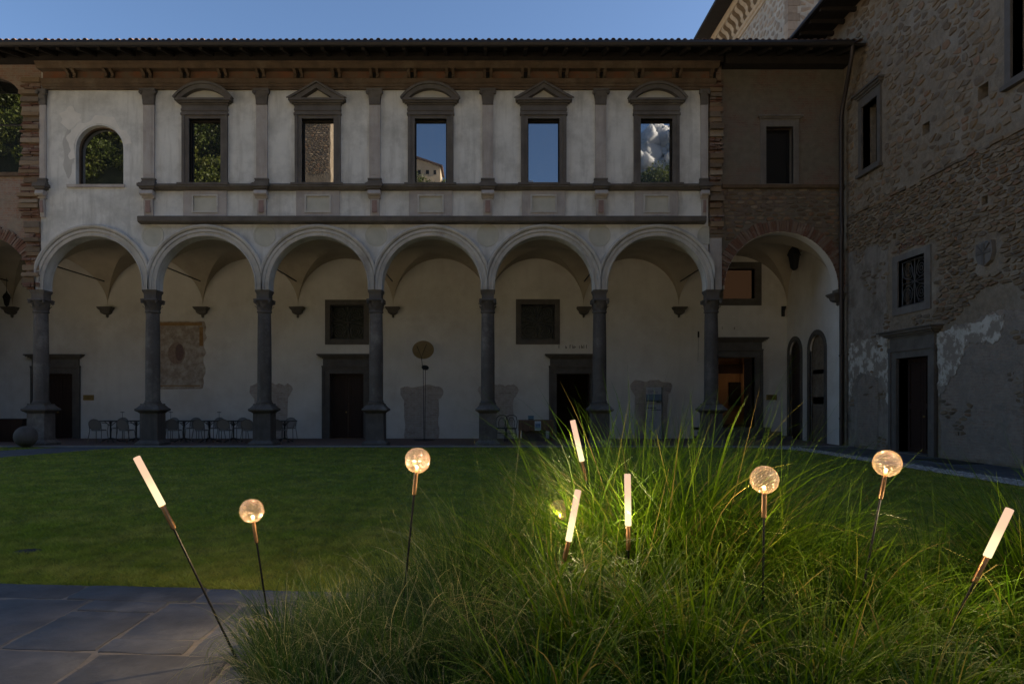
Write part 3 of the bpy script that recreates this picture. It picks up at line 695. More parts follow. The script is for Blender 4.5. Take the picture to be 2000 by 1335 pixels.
def leafpair(cx, w2, z0, z1, yv, parent, mp=None, single=False):
    mp = mp or (lambda u, v, w_: (u, w_, v))
    spans = ((cx - w2, cx - .006), (cx + .006, cx + w2))
    for i, (a, b) in enumerate(spans):
        zz = [z0, z0 + .12, z0 + (z1 - z0) * .46, z0 + (z1 - z0) * .52, z1 - .12, z1]
        st = .1
        mb = MB(); mb.plate(rect(a, b, z0, z1), [rect(a + st, b - st, zz[1], zz[2]), rect(a + st, b - st, zz[3], zz[4])], yv, yv + .05, mp)
        o = part('door_leaf', mb, M['door'], parent)
        for (p, q) in ((zz[1], zz[2]), (zz[3], zz[4])):
            mb = MB(); mb.plate(rect(a + st, b - st, p, q), [], yv + .03, yv + .045, mp)
            mb.plate(rect(a + st + .05, b - st - .05, p + .05, q - .05), [], yv + .015, yv + .031, mp); part('panel', mb, M['door'], o)
        if i == 0:
            c = mp(b - .05, z0 + 1.0, yv - .03); part('handle', MB().lathe([(.0, -.03), (.03, -.015), (.03, .015), (.0, .03)], c, 12, 0, (0, -1, 0)), M['brass_sign'], o)
portal(D1, .65, .03, DH, YW, .26, B); portal(D2, .645, .03, DH, YW, .27, B); portal(D3, .645, .03, DH, YW, .27, B); portal(D4, .73, .46, 3.12, YW, .28, B)
leafpair(D1, .65, .03, DH, YW + .2, B); leafpair(D2, .645, .03, DH, YW + .2, B)
# dark room behind the open door
mb = MB(); mb.box(D3 - 1.6, D3 + 1.6, 29.4, 29.5, 0, 3.2); mb.box(D3 - 1.7, D3 - 1.6, YW + .5, 29.5, 0, 3.2); mb.box(D3 + 1.6, D3 + 1.7, YW + .5, 29.5, 0, 3.2); mb.box(D3 - 1.7, D3 + 1.7, YW + .5, 29.5, 3.2, 3.3); mb.box(D3 - 1.7, D3 + 1.7, YW, 29.5, -.05, .03)
part('dark_room', mb, M['door'], B)
mp = lambda u, v, w_: (D3 + .62 + w_, u, v)
mb = MB().box(D3 + .60, D3 + .64, YW + .22, YW + .86, .03, DH - .02); part('door_leaf', mb, M['door'], B, 'door leaf standing open inwards')
# lit room behind the stepped doorway
warm = surf('warm_room_paint', (.42, .26, .14), (.36, .22, .12), 2, bump=.1)
r0, r1 = D4 - 1.6, D4 + 1.3
mb = MB(); mb.box(r0, r1, 29.2, 29.3, .46, 3.6); mb.box(r0 - .1, r0, YW + .5, 29.3, .46, 3.6); mb.box(r1, r1 + .1, YW + .5, 29.3, .46, 3.6); mb.box(r0 - .1, r1 + .1, YW + .5, 29.3, 3.6, 3.7)
part('lit_room', mb, warm, B); part('lit_room_floor', MB().box(r0, r1, YW, 29.2, .36, .46), M['door'], B)
part('picture_panel', MB().box(PX(1424, 29.1), PX(1463, 29.1), 29.02, 29.12, PZ(791, 29.1), PZ(746, 29.1)), M['black'], B)
part('door_leaf', MB().box(D4 + .42, D4 + .70, YW + .2, YW + .25, .47, 3.1), M['door'], B)
part('ceiling_beam', MB().box(r0, r1, 28.8, 29.19, 2.62, 3.0), M['door'], B)
rl = bpy.data.lights.new('room_lamp', 'POINT'); rl.energy = .42; rl.color = (1, .66, .40); rl.shadow_soft_size = .15
ro = bpy.data.objects.new('room_lamp', rl); C.objects.link(ro); ro.location = (D4 + .9, 28.3, 2.3)
# steps
st = part('step', MB().box(D4 - 1.3, D4 + 1.22, YW - .36, YW + .3, .03, .46), M['serena'], B)
part('step', MB().box(D4 - 1.55, D4 + 1.48, YW - .70, YW - .36, .03, .31), M['serena'], B); part('step', MB().box(D4 - 1.8, D4 + 1.75, YW - 1.02, YW - .70, .03, .165), M['serena'], B)
# square windows of the back wall
def grille(cx, w2, z0, z1, yv, parent, mp=None, style=0):
    mp = mp or (lambda u, v, w_: (u, w_, v)); mb = MB(); cz = (z0 + z1) / 2; h2 = (z1 - z0) / 2
    T = lambda ps, r=.011: mb.tube([mp(a, b, yv) for a, b in ps], r, 5)
    for s in (-1, 0, 1): T([(cx + s * w2 * .97, z0), (cx + s * w2 * .97, z1)], .013)
    for s in (-1, 0, 1): T([(cx - w2, cz + s * h2 * .97), (cx + w2, cz + s * h2 * .97)], .013)
    for qx in (-1, 1):
        for qz in (-1, 1):
            ox, oz = cx + qx * w2 * .5, cz + qz * h2 * .5
            for rr_ in (.36, .22, .1):
                T([(ox + w2 * rr_ * math.cos(a), oz + h2 * rr_ * math.sin(a)) for a in [i * math.pi / 7 for i in range(15)]], .009)
            T([(cx, cz), (cx + qx * w2 * .3, cz + qz * h2 * .9), (cx + qx * w2 * .95, cz + qz * h2 * .95)], .010)
            T([(cx, cz), (cx + qx * w2 * .9, cz + qz * h2 * .3), (cx + qx * w2 * .95, cz + qz * h2 * .95)], .010)
    return part('grille', mb, M['grille'], parent)
def sqwin(cx, w2, z0, z1, fr_, yv, parent, g=True, mat=None):
    o = part('window_frame', MB().plate(rect(cx - w2 - fr_, cx + w2 + fr_, z0 - fr_, z1 + fr_), [rect(cx - w2, cx + w2, z0, z1)], yv - .03, yv + .3), M['serena'], parent)
    part('pane', MB().box(cx - w2, cx + w2, yv + .31, yv + .33, z0, z1), mat or M['winblack'], o)
    if g: grille(cx, w2, z0, z1, yv + .12, o)
    return o
M['winblack'] = plain('dark_window_glass', (.01, .01, .01), .25)
sqwin(WA, .64, PZ(662.4, YW), PZ(595.5, YW), .2, YW, B); sqwin(WB, .64, PZ(662, YW), PZ(594.5, YW), .2, YW, B)
sqwin(WC, .6, PZ(583, YW), PZ(525, YW), .26, YW, B, False, plain('dim_lit_glass', (.06, .03, .015), .4, 0, .006, (1, .5, .25)))
# irregular brick patches
def patch(x0, x1, y0, y1, seed, wid=.18):
    r2 = random.Random(seed); a, b = PX(x0, YW), PX(x1, YW); zt = PZ(y0, YW); zb = .04
    p = [(a + wid, zb), (b - wid, zb)]
    zz = zt - .55
    for i in range(8): p.append((b - wid + r2.uniform(-.03, .03), zb + (zz - zb) * (i + 1) / 8))
    for (t, v) in ((.5, .05), (.1, .18), (-.0, .30), (.15, .42)): p.append((b - wid * t + r2.uniform(-.03, .03), zz + v))
    n = 12
    for i in range(n): p.append((b - .12 - (b - a - .24) * (i + .5) / n, zt - .05 + r2.uniform(-.06, .06)))
    for (t, v) in ((.15, .42), (.0, .30), (.1, .18), (.5, .05)): p.append((a + wid * t + r2.uniform(-.03, .03), zz + v))
    for i in range(8): p.append((a + wid + r2.uniform(-.03, .03), zz - (zz - zb) * (i + .3) / 8))
    part('brick_patch', MB().plate(p, [], YW - .012, YW + .02), M['brickpatch'], B)
patch(488, 571, 747, 860, 1); patch(781, 866, 751, 860, 2); patch(934, 1012, 749, 860, 3); patch(1231, 1313, 741, 860, 4)
# fresco
fr_m = surf('faded_fresco', (.38, .31, .24), (.25, .19, .145), 9, c3=(.46, .40, .33), big=3.2, thr=(.45, .6), bump=.3, bscale=25)
a, b, zt, zb = PX(300, YW), PX(401, YW), PZ(627, YW), PZ(760, YW)
r2 = random.Random(3); pg = [(a, zb), (b - .15, zb + .02)]
for i in range(14): pg.append((b + r2.uniform(-.08, .06) - (.05 if i < 3 else 0), zb + .05 + (zt - zb - .1) * i / 13))
pg += [(b - .05, zt), (a, zt)]
fo = part('fresco', MB().plate(pg, [], YW - .010, YW + .02), fr_m, B, 'faded brown fresco with a torn edge')
yel = surf('fresco_border', (.36, .22, .09), (.25, .13, .05), 5, bump=.2)
part('fresco_border', MB().box(a, b - .12, YW - .016, YW, zt - .17, zt - .05), yel, fo); part('fresco_border', MB().box(b - .22, b - .08, YW - .016, YW, zt - .95, zt - .22), yel, fo)
part('fresco_figure', MB().plate([(PX(345, YW) + .33 * math.cos(i * .45), PZ(690, YW) + .42 * math.sin(i * .45)) for i in range(14)], [], YW - .014, YW), surf('fresco_figure', (.32, .24, .18), (.22, .15, .115), 14, bump=.2), fo)
part('fresco_figure', MB().plate([(PX(351, YW) + .16 * math.cos(i * .45), PZ(688, YW) + .33 * math.sin(i * .45)) for i in range(14)], [], YW - .017, YW), surf('fresco_robe', (.20, .125, .10), (.14, .095, .08), 14, bump=.2), fo)
part('fresco_border', MB().box(a, b - .2, YW - .016, YW, zb + .12, zb + .16), yel, fo)
# worn lettering, no longer legible in the photograph: broken letter strokes of the same height and spacing
def strokes(x0, x1, z, h, yv, seed, mat, name, parent, gap=.25, bold=.2):
    r4 = random.Random(seed); mb = MB(); x = x0
    while x < x1:
        w_ = h * r4.uniform(.35, .65)
        if r4.random() > gap:
            b_ = h * bold; zh = h * r4.choice([1, 1, 1, .75])
            mb.box(x, x + b_, yv, yv + .003, z, z + zh)
            if r4.random() < .6: mb.box(x + w_ - b_, x + w_, yv, yv + .003, z, z + zh * r4.choice([1, .6]))
            if r4.random() < .6: zz_ = z + zh * r4.choice([0, .4, .8]); mb.box(x + b_ * .9, x + w_ - b_ * .9, yv + .0005, yv + .003, zz_, zz_ + b_)
        x += w_ + h * .2
    return part(name, mb, mat, parent)
ink = plain('faded_ink', (.13, .11, .09), .9)
strokes(PX(1091, YW), PX(1150, YW), PZ(680, YW), .13, YW - .004, 3, ink, 'inscription', B, .35)
ink2 = plain('very_faded_ink', (.24, .21, .17), .9)
strokes(PX(1410, YW), PX(1440, YW), PZ(643, YW), .11, YW - .004, 5, ink2, 'inscription', B, .45)
# --- end wall of the portico
yA = (24.75, 26.0); yN = (22.95, 24.35)
def ogee(y0, y1, z0, zt):
    c = (y0 + y1) / 2; r = (y1 - y0) / 2
    return [(y0, z0), (y1, z0)] + [(c + r * math.cos(a), zt - r + r * math.sin(a)) for a in [math.pi * i / 16 for i in range(17)]]
fr = .17
h1 = ogee(yA[0] + fr, yA[1] - fr, .04, 3.68); h2 = ogee(yN[0] + fr, yN[1] - fr, .04, 3.75)
part('end_wall', MB().plate([(YB - .4, .03)] + [(yN[0] + fr, .03)] + [(p[0], p[1]) for p in h2[2:][::-1]] + [(yN[1] - fr, .03), (yA[0] + fr, .03)] + [(p[0], p[1]) for p in h1[2:][::-1]] + [(yA[1] - fr, .03), (YW, .03), (YW, 7.2), (YB - .4 + .4, 7.2), (YB, 4.9), (YB - .4, 4.9)], [], 0, .06, wx(XE - .10)), M['plaster_in'], B)
for (ya, yb, zt) in ((*yA, 3.86), (*yN, 3.93)):
    c = (ya + yb) / 2; ro_ = (yb - ya) / 2; ri = ro_ - fr
    outl = [(ya, .035), (ya, zt - ro_)] + [(c + ro_ * math.cos(a), zt - ro_ + ro_ * math.sin(a)) for a in [math.pi - math.pi * i / 16 for i in range(17)]] + [(yb, .035), (yb - fr, .035)] + [(c + ri * math.cos(a), zt - ro_ + ri * math.sin(a)) for a in [math.pi * i / 16 for i in range(17)]] + [(ya + fr, .035)]
    o = part('arched_doorcase', MB().plate(outl, [], -.03, .05, wx(XE - .10)), M['serena'], B)
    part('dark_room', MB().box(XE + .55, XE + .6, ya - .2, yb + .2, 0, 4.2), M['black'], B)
# arched batten door in the far opening, spindle gate in the near one
mb = MB().plate([(p[0], p[1]) for p in h1], [], .10, .14, wx(XE - .10)); part('arched_door', mb, M['door'], B)
g = part('spindle_gate', MB().box(XE + .03, XE + .07, yN[0] + fr, yN[1] - fr, .06, .75), M['door'], B)
part('gate_rail', MB().box(XE + .02, XE + .08, yN[0] + fr, yN[1] - fr, 1.35, 1.6), M['door'], g); part('gate_rail', MB().box(XE + .02, XE + .08, yN[0] + fr, yN[1] - fr, 2.4, 2.55), M['door'], g)
for i in range(8):
    yv = yN[0] + fr + .07 + i * .132
    for (p, q) in ((.75, 1.35), (1.6, 2.4)): part('spindle', MB().tube([(XE + .05, yv, p), (XE + .05, yv, q)], .022, 6), M['door'], g)
for i in range(6): part('gate_slat', MB().box(XE + .03, XE + .06, yN[0] + fr, yN[1] - fr, 2.62 + i * .17, 2.72 + i * .17), M['chair'], g)

# --- upper storey: pilasters, consoles, string courses
PZf = 1333.33 / YF
part('string_course', MB().prof_x([(YF + .01, 7.14), (YF - .20, 7.16), (YF - .24, 7.20), (YF - .26, 7.33), (YF - .22, 7.36), (YF + .01, 7.36)], PX(268, 21.76), PX(1380, 21.76)), M['serena'], B)
sc_ = [(YF + .01, 8.22), (YF - .10, 8.23), (YF - .13, 8.27), (YF - .18, 8.30), (YF - .20, 8.34), (YF - .20, 8.385), (YF - .16, 8.41), (YF + .01, 8.42)]
part('sill_course', MB().prof_x(sc_, PX(285, YF), PX(1383, YF)), M['serena'], B)
PIL = [CX[k] for k in range(1, 6)]
def bent(zs, d, x0, x1, y0):   # horizontal steps of different projection
    mb = MB()
    for (za, zb_, dd) in zs: mb.box(x0 - dd, x1 + dd, y0 - dd, YF + .01, za, zb_)
    return mb
for x in PIL + [PX(84, YF) + .03, PX(1380, YF) - .1]:
    hw = .175 if x in PIL else .10
    y0 = YF - .08
    part('pilaster_shaft', MB().box(x - hw, x + hw, y0, YF + .01, 8.60, 10.96).box(x - hw * .62, x + hw * .62, y0 - .012, y0 + .01, 8.72, 10.86), M['pilaster'], B)
    part('pilaster_base', bent([(8.421, 8.50, .05), (8.501, 8.55, .03), (8.551, 8.599, .045)], 0, x - hw, x + hw, y0), M['serena'], B)
    mb = MB(); mb.square([(hw, 0), (hw * 1.02, .12), (hw * 1.15, .3), (hw * 1.35, .40), (hw * 1.45, .41), (hw * 1.45, .48)], (x, y0 + hw * .8, 10.97))
    for s in (-1, 1): mb.lathe([(.0, -.06), (.055, -.05), (.055, .05), (.0, .06)], (x + s * hw * 1.25, y0 - .06, 11.33), 12, 0, (0, 1, 0))
    for i in range(3):
        u = (i - 1) * hw * .62
        mb.add([(x + u - .05, y0 - .005, 10.98), (x + u + .05, y0 - .005, 10.98), (x + u + .045, y0 - .03, 11.15), (x + u - .045, y0 - .03, 11.15), (x + u + .02, y0 - .085, 11.24), (x + u - .02, y0 - .085, 11.24)], [(0, 1, 2, 3), (3, 2, 4, 5)])
    part('pilaster_capital', mb, M['serena'], B)
    # sill breaks forward round the pilaster
    part('sill_break', bent([(8.18, 8.24, -.02), (8.241, 8.30, .04), (8.301, 8.395, .09), (8.396, 8.424, .06)], 0, x - hw - .02, x + hw + .02, YF - .19), M['serena'], B)
    # scrolled console
    mb = MB(); a, b = x - hw - .03, x + hw + .03
    pr = [(YF + .01, 8.178), (YF - .24, 8.178)] + [(YF - .20 - .08 * math.cos(t_), 8.10 - .085 * math.sin(t_)) for t_ in [i * math.pi / 8 for i in range(1, 8)]] + [(YF - .12, 8.02), (YF - .10, 7.95)]
    pr += [(YF - .10, 7.95), (YF - .13, 7.80), (YF - .10, 7.55), (YF - .07, 7.362), (YF + .01, 7.362)]
    mb.prof_x(pr[:12], a, b); mb.prof_x([(YF + .01, 7.96), (YF - .10, 7.955), (YF - .13, 7.80), (YF - .10, 7.55), (YF - .07, 7.362), (YF + .01, 7.362)], a + .06, b - .06)
    mb.box(a + .02, b - .02, YF - .14, YF, 7.955, 8.0)
    o = part('console', mb, M['pilaster'], B)
    part('marble_inset', MB().box(x - hw * .45, x + hw * .45, YF - .139, YF - .08, 7.5, 7.88), M['marble'], o)
for x in WX:      # framed panels under the windows
    o = part('panel_frame', MB().plate(rect(x - .70, x + .70, 7.362, 8.218), [rect(x - .38, x + .38, 7.55, 8.05)], YF - .045, YF + .01), M['pilaster'], B)
    mb = MB().plate(rect(x - .42, x + .42, 7.51, 8.09), [rect(x - .37, x + .37, 7.56, 8.04)], YF - .07, YF - .04); part('panel_moulding', mb, M['arch'], o)
    part('panel_field', MB().box(x - .375, x + .375, YF - .018, YF + .005, 7.555, 8.045), M['panel'], o)
    part('sill_break', bent([(8.30, 8.36, .02), (8.361, 8.428, .05)], 0, x - .78, x + .78, YF - .185), M['serena'], B)
# --- windows
for x, (px, kind) in zip(WX, WIN):
    z0, z1 = WZ0, WZ1; mb = MB()
    o = part('window_frame', MB().plate([(x - WH - .20, 8.43), (x - WH, 8.43), (x - WH, z1), (x + WH, z1), (x + WH, 8.43), (x + WH + .20, 8.43), (x + WH + .20, z1 + .17), (x - WH - .20, z1 + .17)], [], YF - .07, YF + .12), M['serena'], B)
    for s in (-1, 1): part('frame_moulding', MB().box(min(x + s * (WH + .13), x + s * (WH + .22)), max(x + s * (WH + .13), x + s * (WH + .22)), YF - .10, YF, 8.43, z1 + .18), M['serena'], o)
    mb = MB(); mb.box(x - WH - .25, x + WH + .25, YF - .12, YF, z1 + .10, z1 + .17); mb.box(x - WH - .23, x + WH + .23, YF - .085, YF, z1 + .171, z1 + .42)
    mb.box(x - WH - .24, x + WH + .24, YF - .11, YF, z1 + .24, z1 + .30)
    part('lintel', mb, M['serena'], o)
    zb = z1 + .42; mb = MB()
    for (d, h0, h1) in ((.03, 0, .05), (.10, .05, .10), (.16, .10, .17)): mb.box(x - WH - .23 - d, x + WH + .23 + d, YF - .09 - d, YF, zb + h0 + .001, zb + h1)
    zt = zb + .171; hw = WH + .40
    if kind == 'tri':
        rise = .50; th = .17
        for s in (-1, 1):
            mb.prof_y([(x + s * hw, zt), (x, zt + rise), (x, zt + rise - th), (x + s * (hw - .38), zt)] if s < 0 else [(x + s * hw, zt), (x + s * (hw - .38), zt), (x, zt + rise - th), (x, zt + rise)], YF - .22, YF)
            mb.prof_y([(x + s * (hw + .05), zt + .0), (x, zt + rise + .04), (x, zt + rise - .02), (x + s * (hw - .1), zt)][::s], YF - .28, YF - .21)
        tp = [(x - hw + .3, zt), (x + hw - .3, zt), (x, zt + rise - .14)]
    else:
        rise = .47; Rr = (hw ** 2 + rise ** 2) / (2 * rise); cz = zt + rise - Rr; a0 = math.asin(max(-1, min(1, (zt - cz) / Rr)))
        mb.arc([(Rr, YF - .22), (Rr, YF), (Rr - .15, YF), (Rr - .15, YF - .20)], x, cz, a0, math.pi - a0, 28)
        mb.arc([(Rr + .05, YF - .28), (Rr + .05, YF - .1), (Rr - .02, YF - .1), (Rr - .02, YF - .27)], x, cz, a0 - .01, math.pi - a0 + .01, 28)
        R3 = Rr - .14; a3 = math.asin((zt - cz) / R3); tp = [(x + R3 * math.cos(a), cz + R3 * math.sin(a)) for a in [a3 + (math.pi - 2 * a3) * i / 20 for i in range(21)]]
    part('pediment', mb, M['serena'], o)
    part('tympanum', MB().plate(tp, [], YF - .02, YF + .01), M['panel'], o)
    part('pane', MB().box(x - WH, x + WH, YF + .135, YF + .145, 8.43, z1), M['glass'], o)
    mb = MB(); mb.box(x - WH + .001, x - WH + .03, YF + .08, YF + .13, 8.44, z1 - .01); mb.box(x + WH - .03, x + WH - .001, YF + .08, YF + .13, 8.44, z1 - .01)
    mb.box(x - WH + .03, x + WH - .03, YF + .08, YF + .13, z1 - .075, z1 - .01); part('sash', mb, M['blackwood'], o)
    mb = MB(); mb.box(x - WH, x + WH, YF - .0, YF + .3, 8.40, 8.435); part('window_sill', mb, M['serena'], o)
part('notice', MB().box(WX[3] - .49, WX[3] - .33, YF + .125, YF + .131, 8.44, 8.60), plain('pale_notice', (.45, .55, .62), .5), B)
# arched window
ag = [(AX - AR + .03, AS), (AX + AR - .0, AS)] + arcpts(AX, AZ, AR, 0, math.pi, 24)
o = part('window_frame', MB().arc([(AR - .03, YF + .18), (AR - .03, YF + .25), (AR, YF + .25), (AR, YF + .18)], AX, AZ, 0, math.pi, 24).box(AX - AR, AX - AR + .03, YF + .18, YF + .25, AS, AZ).box(AX + AR - .03, AX + AR, YF + .18, YF + .25, AS, AZ), M['terracotta'], B)
part('pane', MB().plate([(AX - AR, AS), (AX + AR, AS)] + arcpts(AX, AZ, AR, 0, math.pi, 24), [], YF + .26, YF + .27), M['glass'], o)
part('window_sill', MB().box(AX - AR - .26, AX + AR + .05, YF - .07, YF + .02, AS - .09, AS), M['pilaster'], o)
r2 = random.Random(8)
pw = surf('repaired_plaster', (.70, .66, .60), (.60, .57, .51), 3, bump=.3)
wob = lambda a: .27 + .07 * math.sin(a * 5 + 1) + .045 * math.sin(a * 11 + 2) + .02 * math.sin(a * 23)
pg = [(AX + (AR + .06) * math.cos(a), AZ + (AR + .06) * math.sin(a)) for a in [R(200) - R(190) * i / 24 for i in range(25)]] + [(AX + (AR + wob(a)) * math.cos(a), AZ + (AR + wob(a)) * math.sin(a)) for a in [R(10) + R(190) * i / 50 for i in range(51)]]
part('plaster_patch', MB().plate(pg, [], YF - .008, YF + .01), pw, B)
part('plaster_patch', MB().plate([(AX - .95 + .32 * math.cos(i * .17) * (1 + .2 * math.sin(i * .9)), AZ + 1.0 + .33 * math.sin(i * .17) * (1 + .2 * math.cos(i * .7))) for i in range(37)], [], YF - .007, YF + .01), pw, B)
part('plaster_patch', MB().plate([(AX - 1.0 + .17 * math.cos(i * .17) * (1 + .25 * math.sin(i * .9)), AZ - .1 + .8 * math.sin(i * .17) * (1 + .08 * math.cos(i * .7))) for i in range(37)], [], YF - .005, YF + .01), surf('darker_plaster', (.47, .45, .41), (.40, .38, .345), 3, bump=.4), B)
# --- entablature
x0, x1 = PX(82, YF - .1), PX(1398, YF - .1)
part('architrave', MB().prof_x([(YF + .01, 11.46), (YF - .09, 11.46), (YF - .09, 11.53), (YF - .12, 11.535), (YF - .12, 11.62), (YF - .15, 11.63), (YF - .19, 11.70), (YF - .20, 11.76), (YF + .01, 11.77)], x0, x1 + .0), M['terracotta'], B)
part('frieze', MB().box(x0 + .02, x1 - .02, YF - .09, YF + .01, 11.77, 12.06), M['frieze'], B)
part('crown_moulding', MB().prof_x([(YF + .01, 12.02), (YF - .34, 12.02), (YF - .36, 12.06), (YF - .40, 12.09), (YF - .42, 12.16), (YF - .46, 12.19), (YF + .01, 12.21)], x0 - .03, x1 + .03), M['terracotta'], B)
cb = None; xs = CX[1] - 3 * BAY / 3
i = 0; x = CX[0] + BAY / 3
nb = []
while x < x1:
    nb.append(x); x += BAY / 3
for x in nb:
    for s in (-1, 1):
        c = x + s * .105
        if not (x0 + .1 < c < x1 - .1): continue
        pr = [(YF - .09, 12.018), (YF - .33, 12.018), (YF - .34, 11.98), (YF - .27, 11.93), (YF - .20, 11.90), (YF - .19, 11.84), (YF - .22, 11.80), (YF - .17, 11.772), (YF - .09, 11.772)]
        if cb is None:
            cb = part('bracket', MB().prof_x([(a_, b_) for a_, b_ in pr], c - .045, c + .045), M['terracotta'], B); cb0 = c
        else:
            q = cb.copy(); C.objects.link(q); q.location.x = c - cb0
    part('black_niche_plate', MB().box(x - .055, x + .055, YF - .105, YF - .092, 11.79, 12.0), M['black'], B)  # flat black plate; the niche's shade is put into its colour
# --- roof
ez, ey = 12.34, 20.68; sl = math.tan(R(17))
def rz(yv): return ez + (yv - ey) * sl
roof = part('roof', MB().prof_x([(ey + .05, ez - .02), (ey + .05, ez - .10), (28, rz(28) - .10), (35, rz(28) - .10 - 7 * sl), (35, rz(28) - 7 * sl), (28, rz(28) - .02)], -24.4, XE - .01), M['blackwood'], B, 'dark wooden roof with wide eaves')
part('gutter', MB().prof_x([(ey - .10, ez - .0), (ey - .11, ez - .07), (ey - .07, ez - .14), (ey + .01, ez - .16), (ey + .05, ez - .12), (ey + .049, ez - .0)], -24.3, PX(1668, 20.6)), M['gutter'], roof)
mb = MB(); r_ = .072
rs = [(math.cos(math.pi * i / 6) * r_, math.sin(math.pi * i / 6) * r_ * .95) for i in range(7)]
def tile_vs(x, y0, y1, k=1.0):
    vs = [(x + a_, y0, rz(y0) + b_ + .01) for a_, b_ in rs] + [(x + a_ * .8, y0, rz(y0) + b_ * .75 + .01) for a_, b_ in rs] + [(x + a_ * .85, y1, rz(y1) + b_ * .85 - .01) for a_, b_ in rs]
    fs = [(i, i + 1, 15 + i, 14 + i) for i in range(6)] + [(7 + i, 8 + i, i + 1, i) for i in range(6)]
    return vs, fs
t0 = None; x = -18.0; r2 = random.Random(2)
while x < XE - .12:
    if t0 is None:
        t0 = part('roof_tile', MB().add(*tile_vs(x, ey - .06, ey + .40)), M['roof'], roof); tx = x
    else:
        q = t0.copy(); C.objects.link(q); q.location = (x - tx + r2.uniform(-.008, .008), r2.uniform(-.03, .02), r2.uniform(-.008, .014))
    x += .197
mb = MB()
x = -18.0
while x < XE - .12:
    for c in range(1, 7): mb.add(*tile_vs(x, ey - .05 + c * .38, ey + .40 + c * .38))
    x += .197
part('roof_tiles_above', mb, M['roof'], roof, kind='stuff')
x = -23.8
while x < XE - .2:
    part('rafter', MB().add([(x, ey + .1, ez - .10), (x + .1, ey + .1, ez - .10), (x + .1, 22, rz(22) - .11), (x, 22, rz(22) - .11), (x, ey + .1, ez - .2), (x + .1, ey + .1, ez - .2), (x + .1, 22, rz(22) - .26), (x, 22, rz(22) - .26)], [(0, 1, 2, 3), (4, 7, 6, 5), (0, 4, 5, 1), (1, 5, 6, 2), (2, 6, 7, 3), (3, 7, 4, 0)]), M['blackwood'], roof); x += .62
part('dark_eave_band', MB().box(XR + .45, XE - .03, YF - .35, YF + .04, 12.15, 12.5), M['blackwood'], B); part('dark_eave_band', MB().box(-24, XL - .0, YF - .05, YF + .03, 12.3, 12.6), M['blackwood'], B)
# corner bay window and string course
o = part('window_frame', MB().plate(rect(kw0 - .18, kw1 + .18, 8.44, 10.5), [rect(kw0, kw1, 8.46, 10.3)], YF + .01, YF + .15), M['greyframe'], B)
mb = MB(); 
for (d, h0, h1) in ((.0, 0, .05), (.05, .05, .1), (.10, .1, .15)): mb.box(kw0 - .18 - d, kw1 + .18 + d, YF - .0 - d, YF + .06, 10.5 + h0, 10.5 + h1)
part('window_cornice', mb, M['greyframe'], o); part('pane', MB().box(kw0, kw1, YF + .3, YF + .31, 8.46, 10.3), M['winblack'], o)
part('string_course', MB().prof_x([(YF + .06, 8.30), (YF - .03, 8.31), (YF - .06, 8.36), (YF - .06, 8.42), (YF + .06, 8.44)], XR + .45, XE - .06), M['terracotta'], B)

# ================================================================== STONE WING (right)
XW = 11.4
W = thing('stone_wing', 'tall rubble stone wing with plaster remains closing the courtyard beside the arcade', 'building', (XW, 18, 0))
wd_ = rect(17.7, 19.1, .02, 2.64); ww = rect(17.93, 19.11, 4.06, 5.35); u1 = rect(20.1, 20.95, 8.52, 10.45); u2 = rect(13.95, 14.93, 8.5, 10.5)
ph = [(14.62 + 1.2, 8.35), (17.90, 8.45)]
putl = []
for (pxx, pyy, s_) in ((1920, 179, .17), (1808.5, 251, .15), (1747, 461, .08), (1923, 391, .1)):
    Y_ = F * XW / (pxx - VX); putl.append((Y_, PZ(pyy, Y_), s_))
outl = [(2, .0), (17.7, .0), (17.7, 2.64), (19.1, 2.64), (19.1, .0), (30, .0), (30, 13.85), (2, 13.85)]
part('wall', MB().plate(outl, [ww, u1, u2] + [rect(a - s, a + s, b - s, b + s) for a, b, s in putl], 0, .55, wx(XW)), M['mortar'], W)
part('wall', MB().box(XW + .6, XW + .65, 2, 30, 0, 13.8), M['black'], W)
def clear(u, v, m=.0):
    for (a, b, c, d) in ((17.35, 19.5, -1, 3.45), (17.6, 19.4, 3.85, 5.55), (19.85, 21.25, 8.3, 10.95), (13.7, 15.2, 8.25, 10.75), (15.35, 16.05, 4.5, 5.2)):
        if a - .12 < u < b + .12 and c - .08 < v < d + .08: return False
    for a, b, s in putl:
        if abs(u - a) < s + .12 and abs(v - b) < s + .08: return False
    return True
def size_px(c): return 1 / c[0] ** 2
up = cells(9.5, 21.9, 7.36, 13.7, .31, .185, .47, .035, lambda u, v: clear(u, v) and (math.sin(u * 37.3 + v * 91.7) * 437.5) % 1 > .28, 21)
def plz(u, v):     # plastered zones of the lower wall
    if 15.0 < u < 17.6 and v < 4.1 and v < 2.4 + (18.6 - u) * .62: return True
    if u > 19.3 and v < 6.0 + .25 * math.sin(u * 5): return True
    if v < 3.3 + .55 * math.sin(u * 1.7 + 1) + .2 * math.sin(u * 5.1): return True
    return False
lw2 = cells(9.5, 21.9, 2.2, 7.28, .27, .11, .45, .012, lambda u, v: clear(u, v) and not plz(u, v), 22)
allst = [(c[0], c[1], c[2], 0) for c in up] + [(c[0], c[1], c[2], 1) for c in lw2]
allst = [c for c in allst if True]
def vis(c):
    Y_ = c[0]; pxx = VX + F * XW / Y_; pyy = VY - F * (c[1] - CH) / Y_
    return (1.0 if (pxx < 2010 and pyy > -10) else 0.0) * (2.6 if c[3] == 0 else 1.0) / Y_ ** 2.5
allst.sort(key=vis, reverse=True)
rr = random.Random(31); mass = [MB(), MB()]
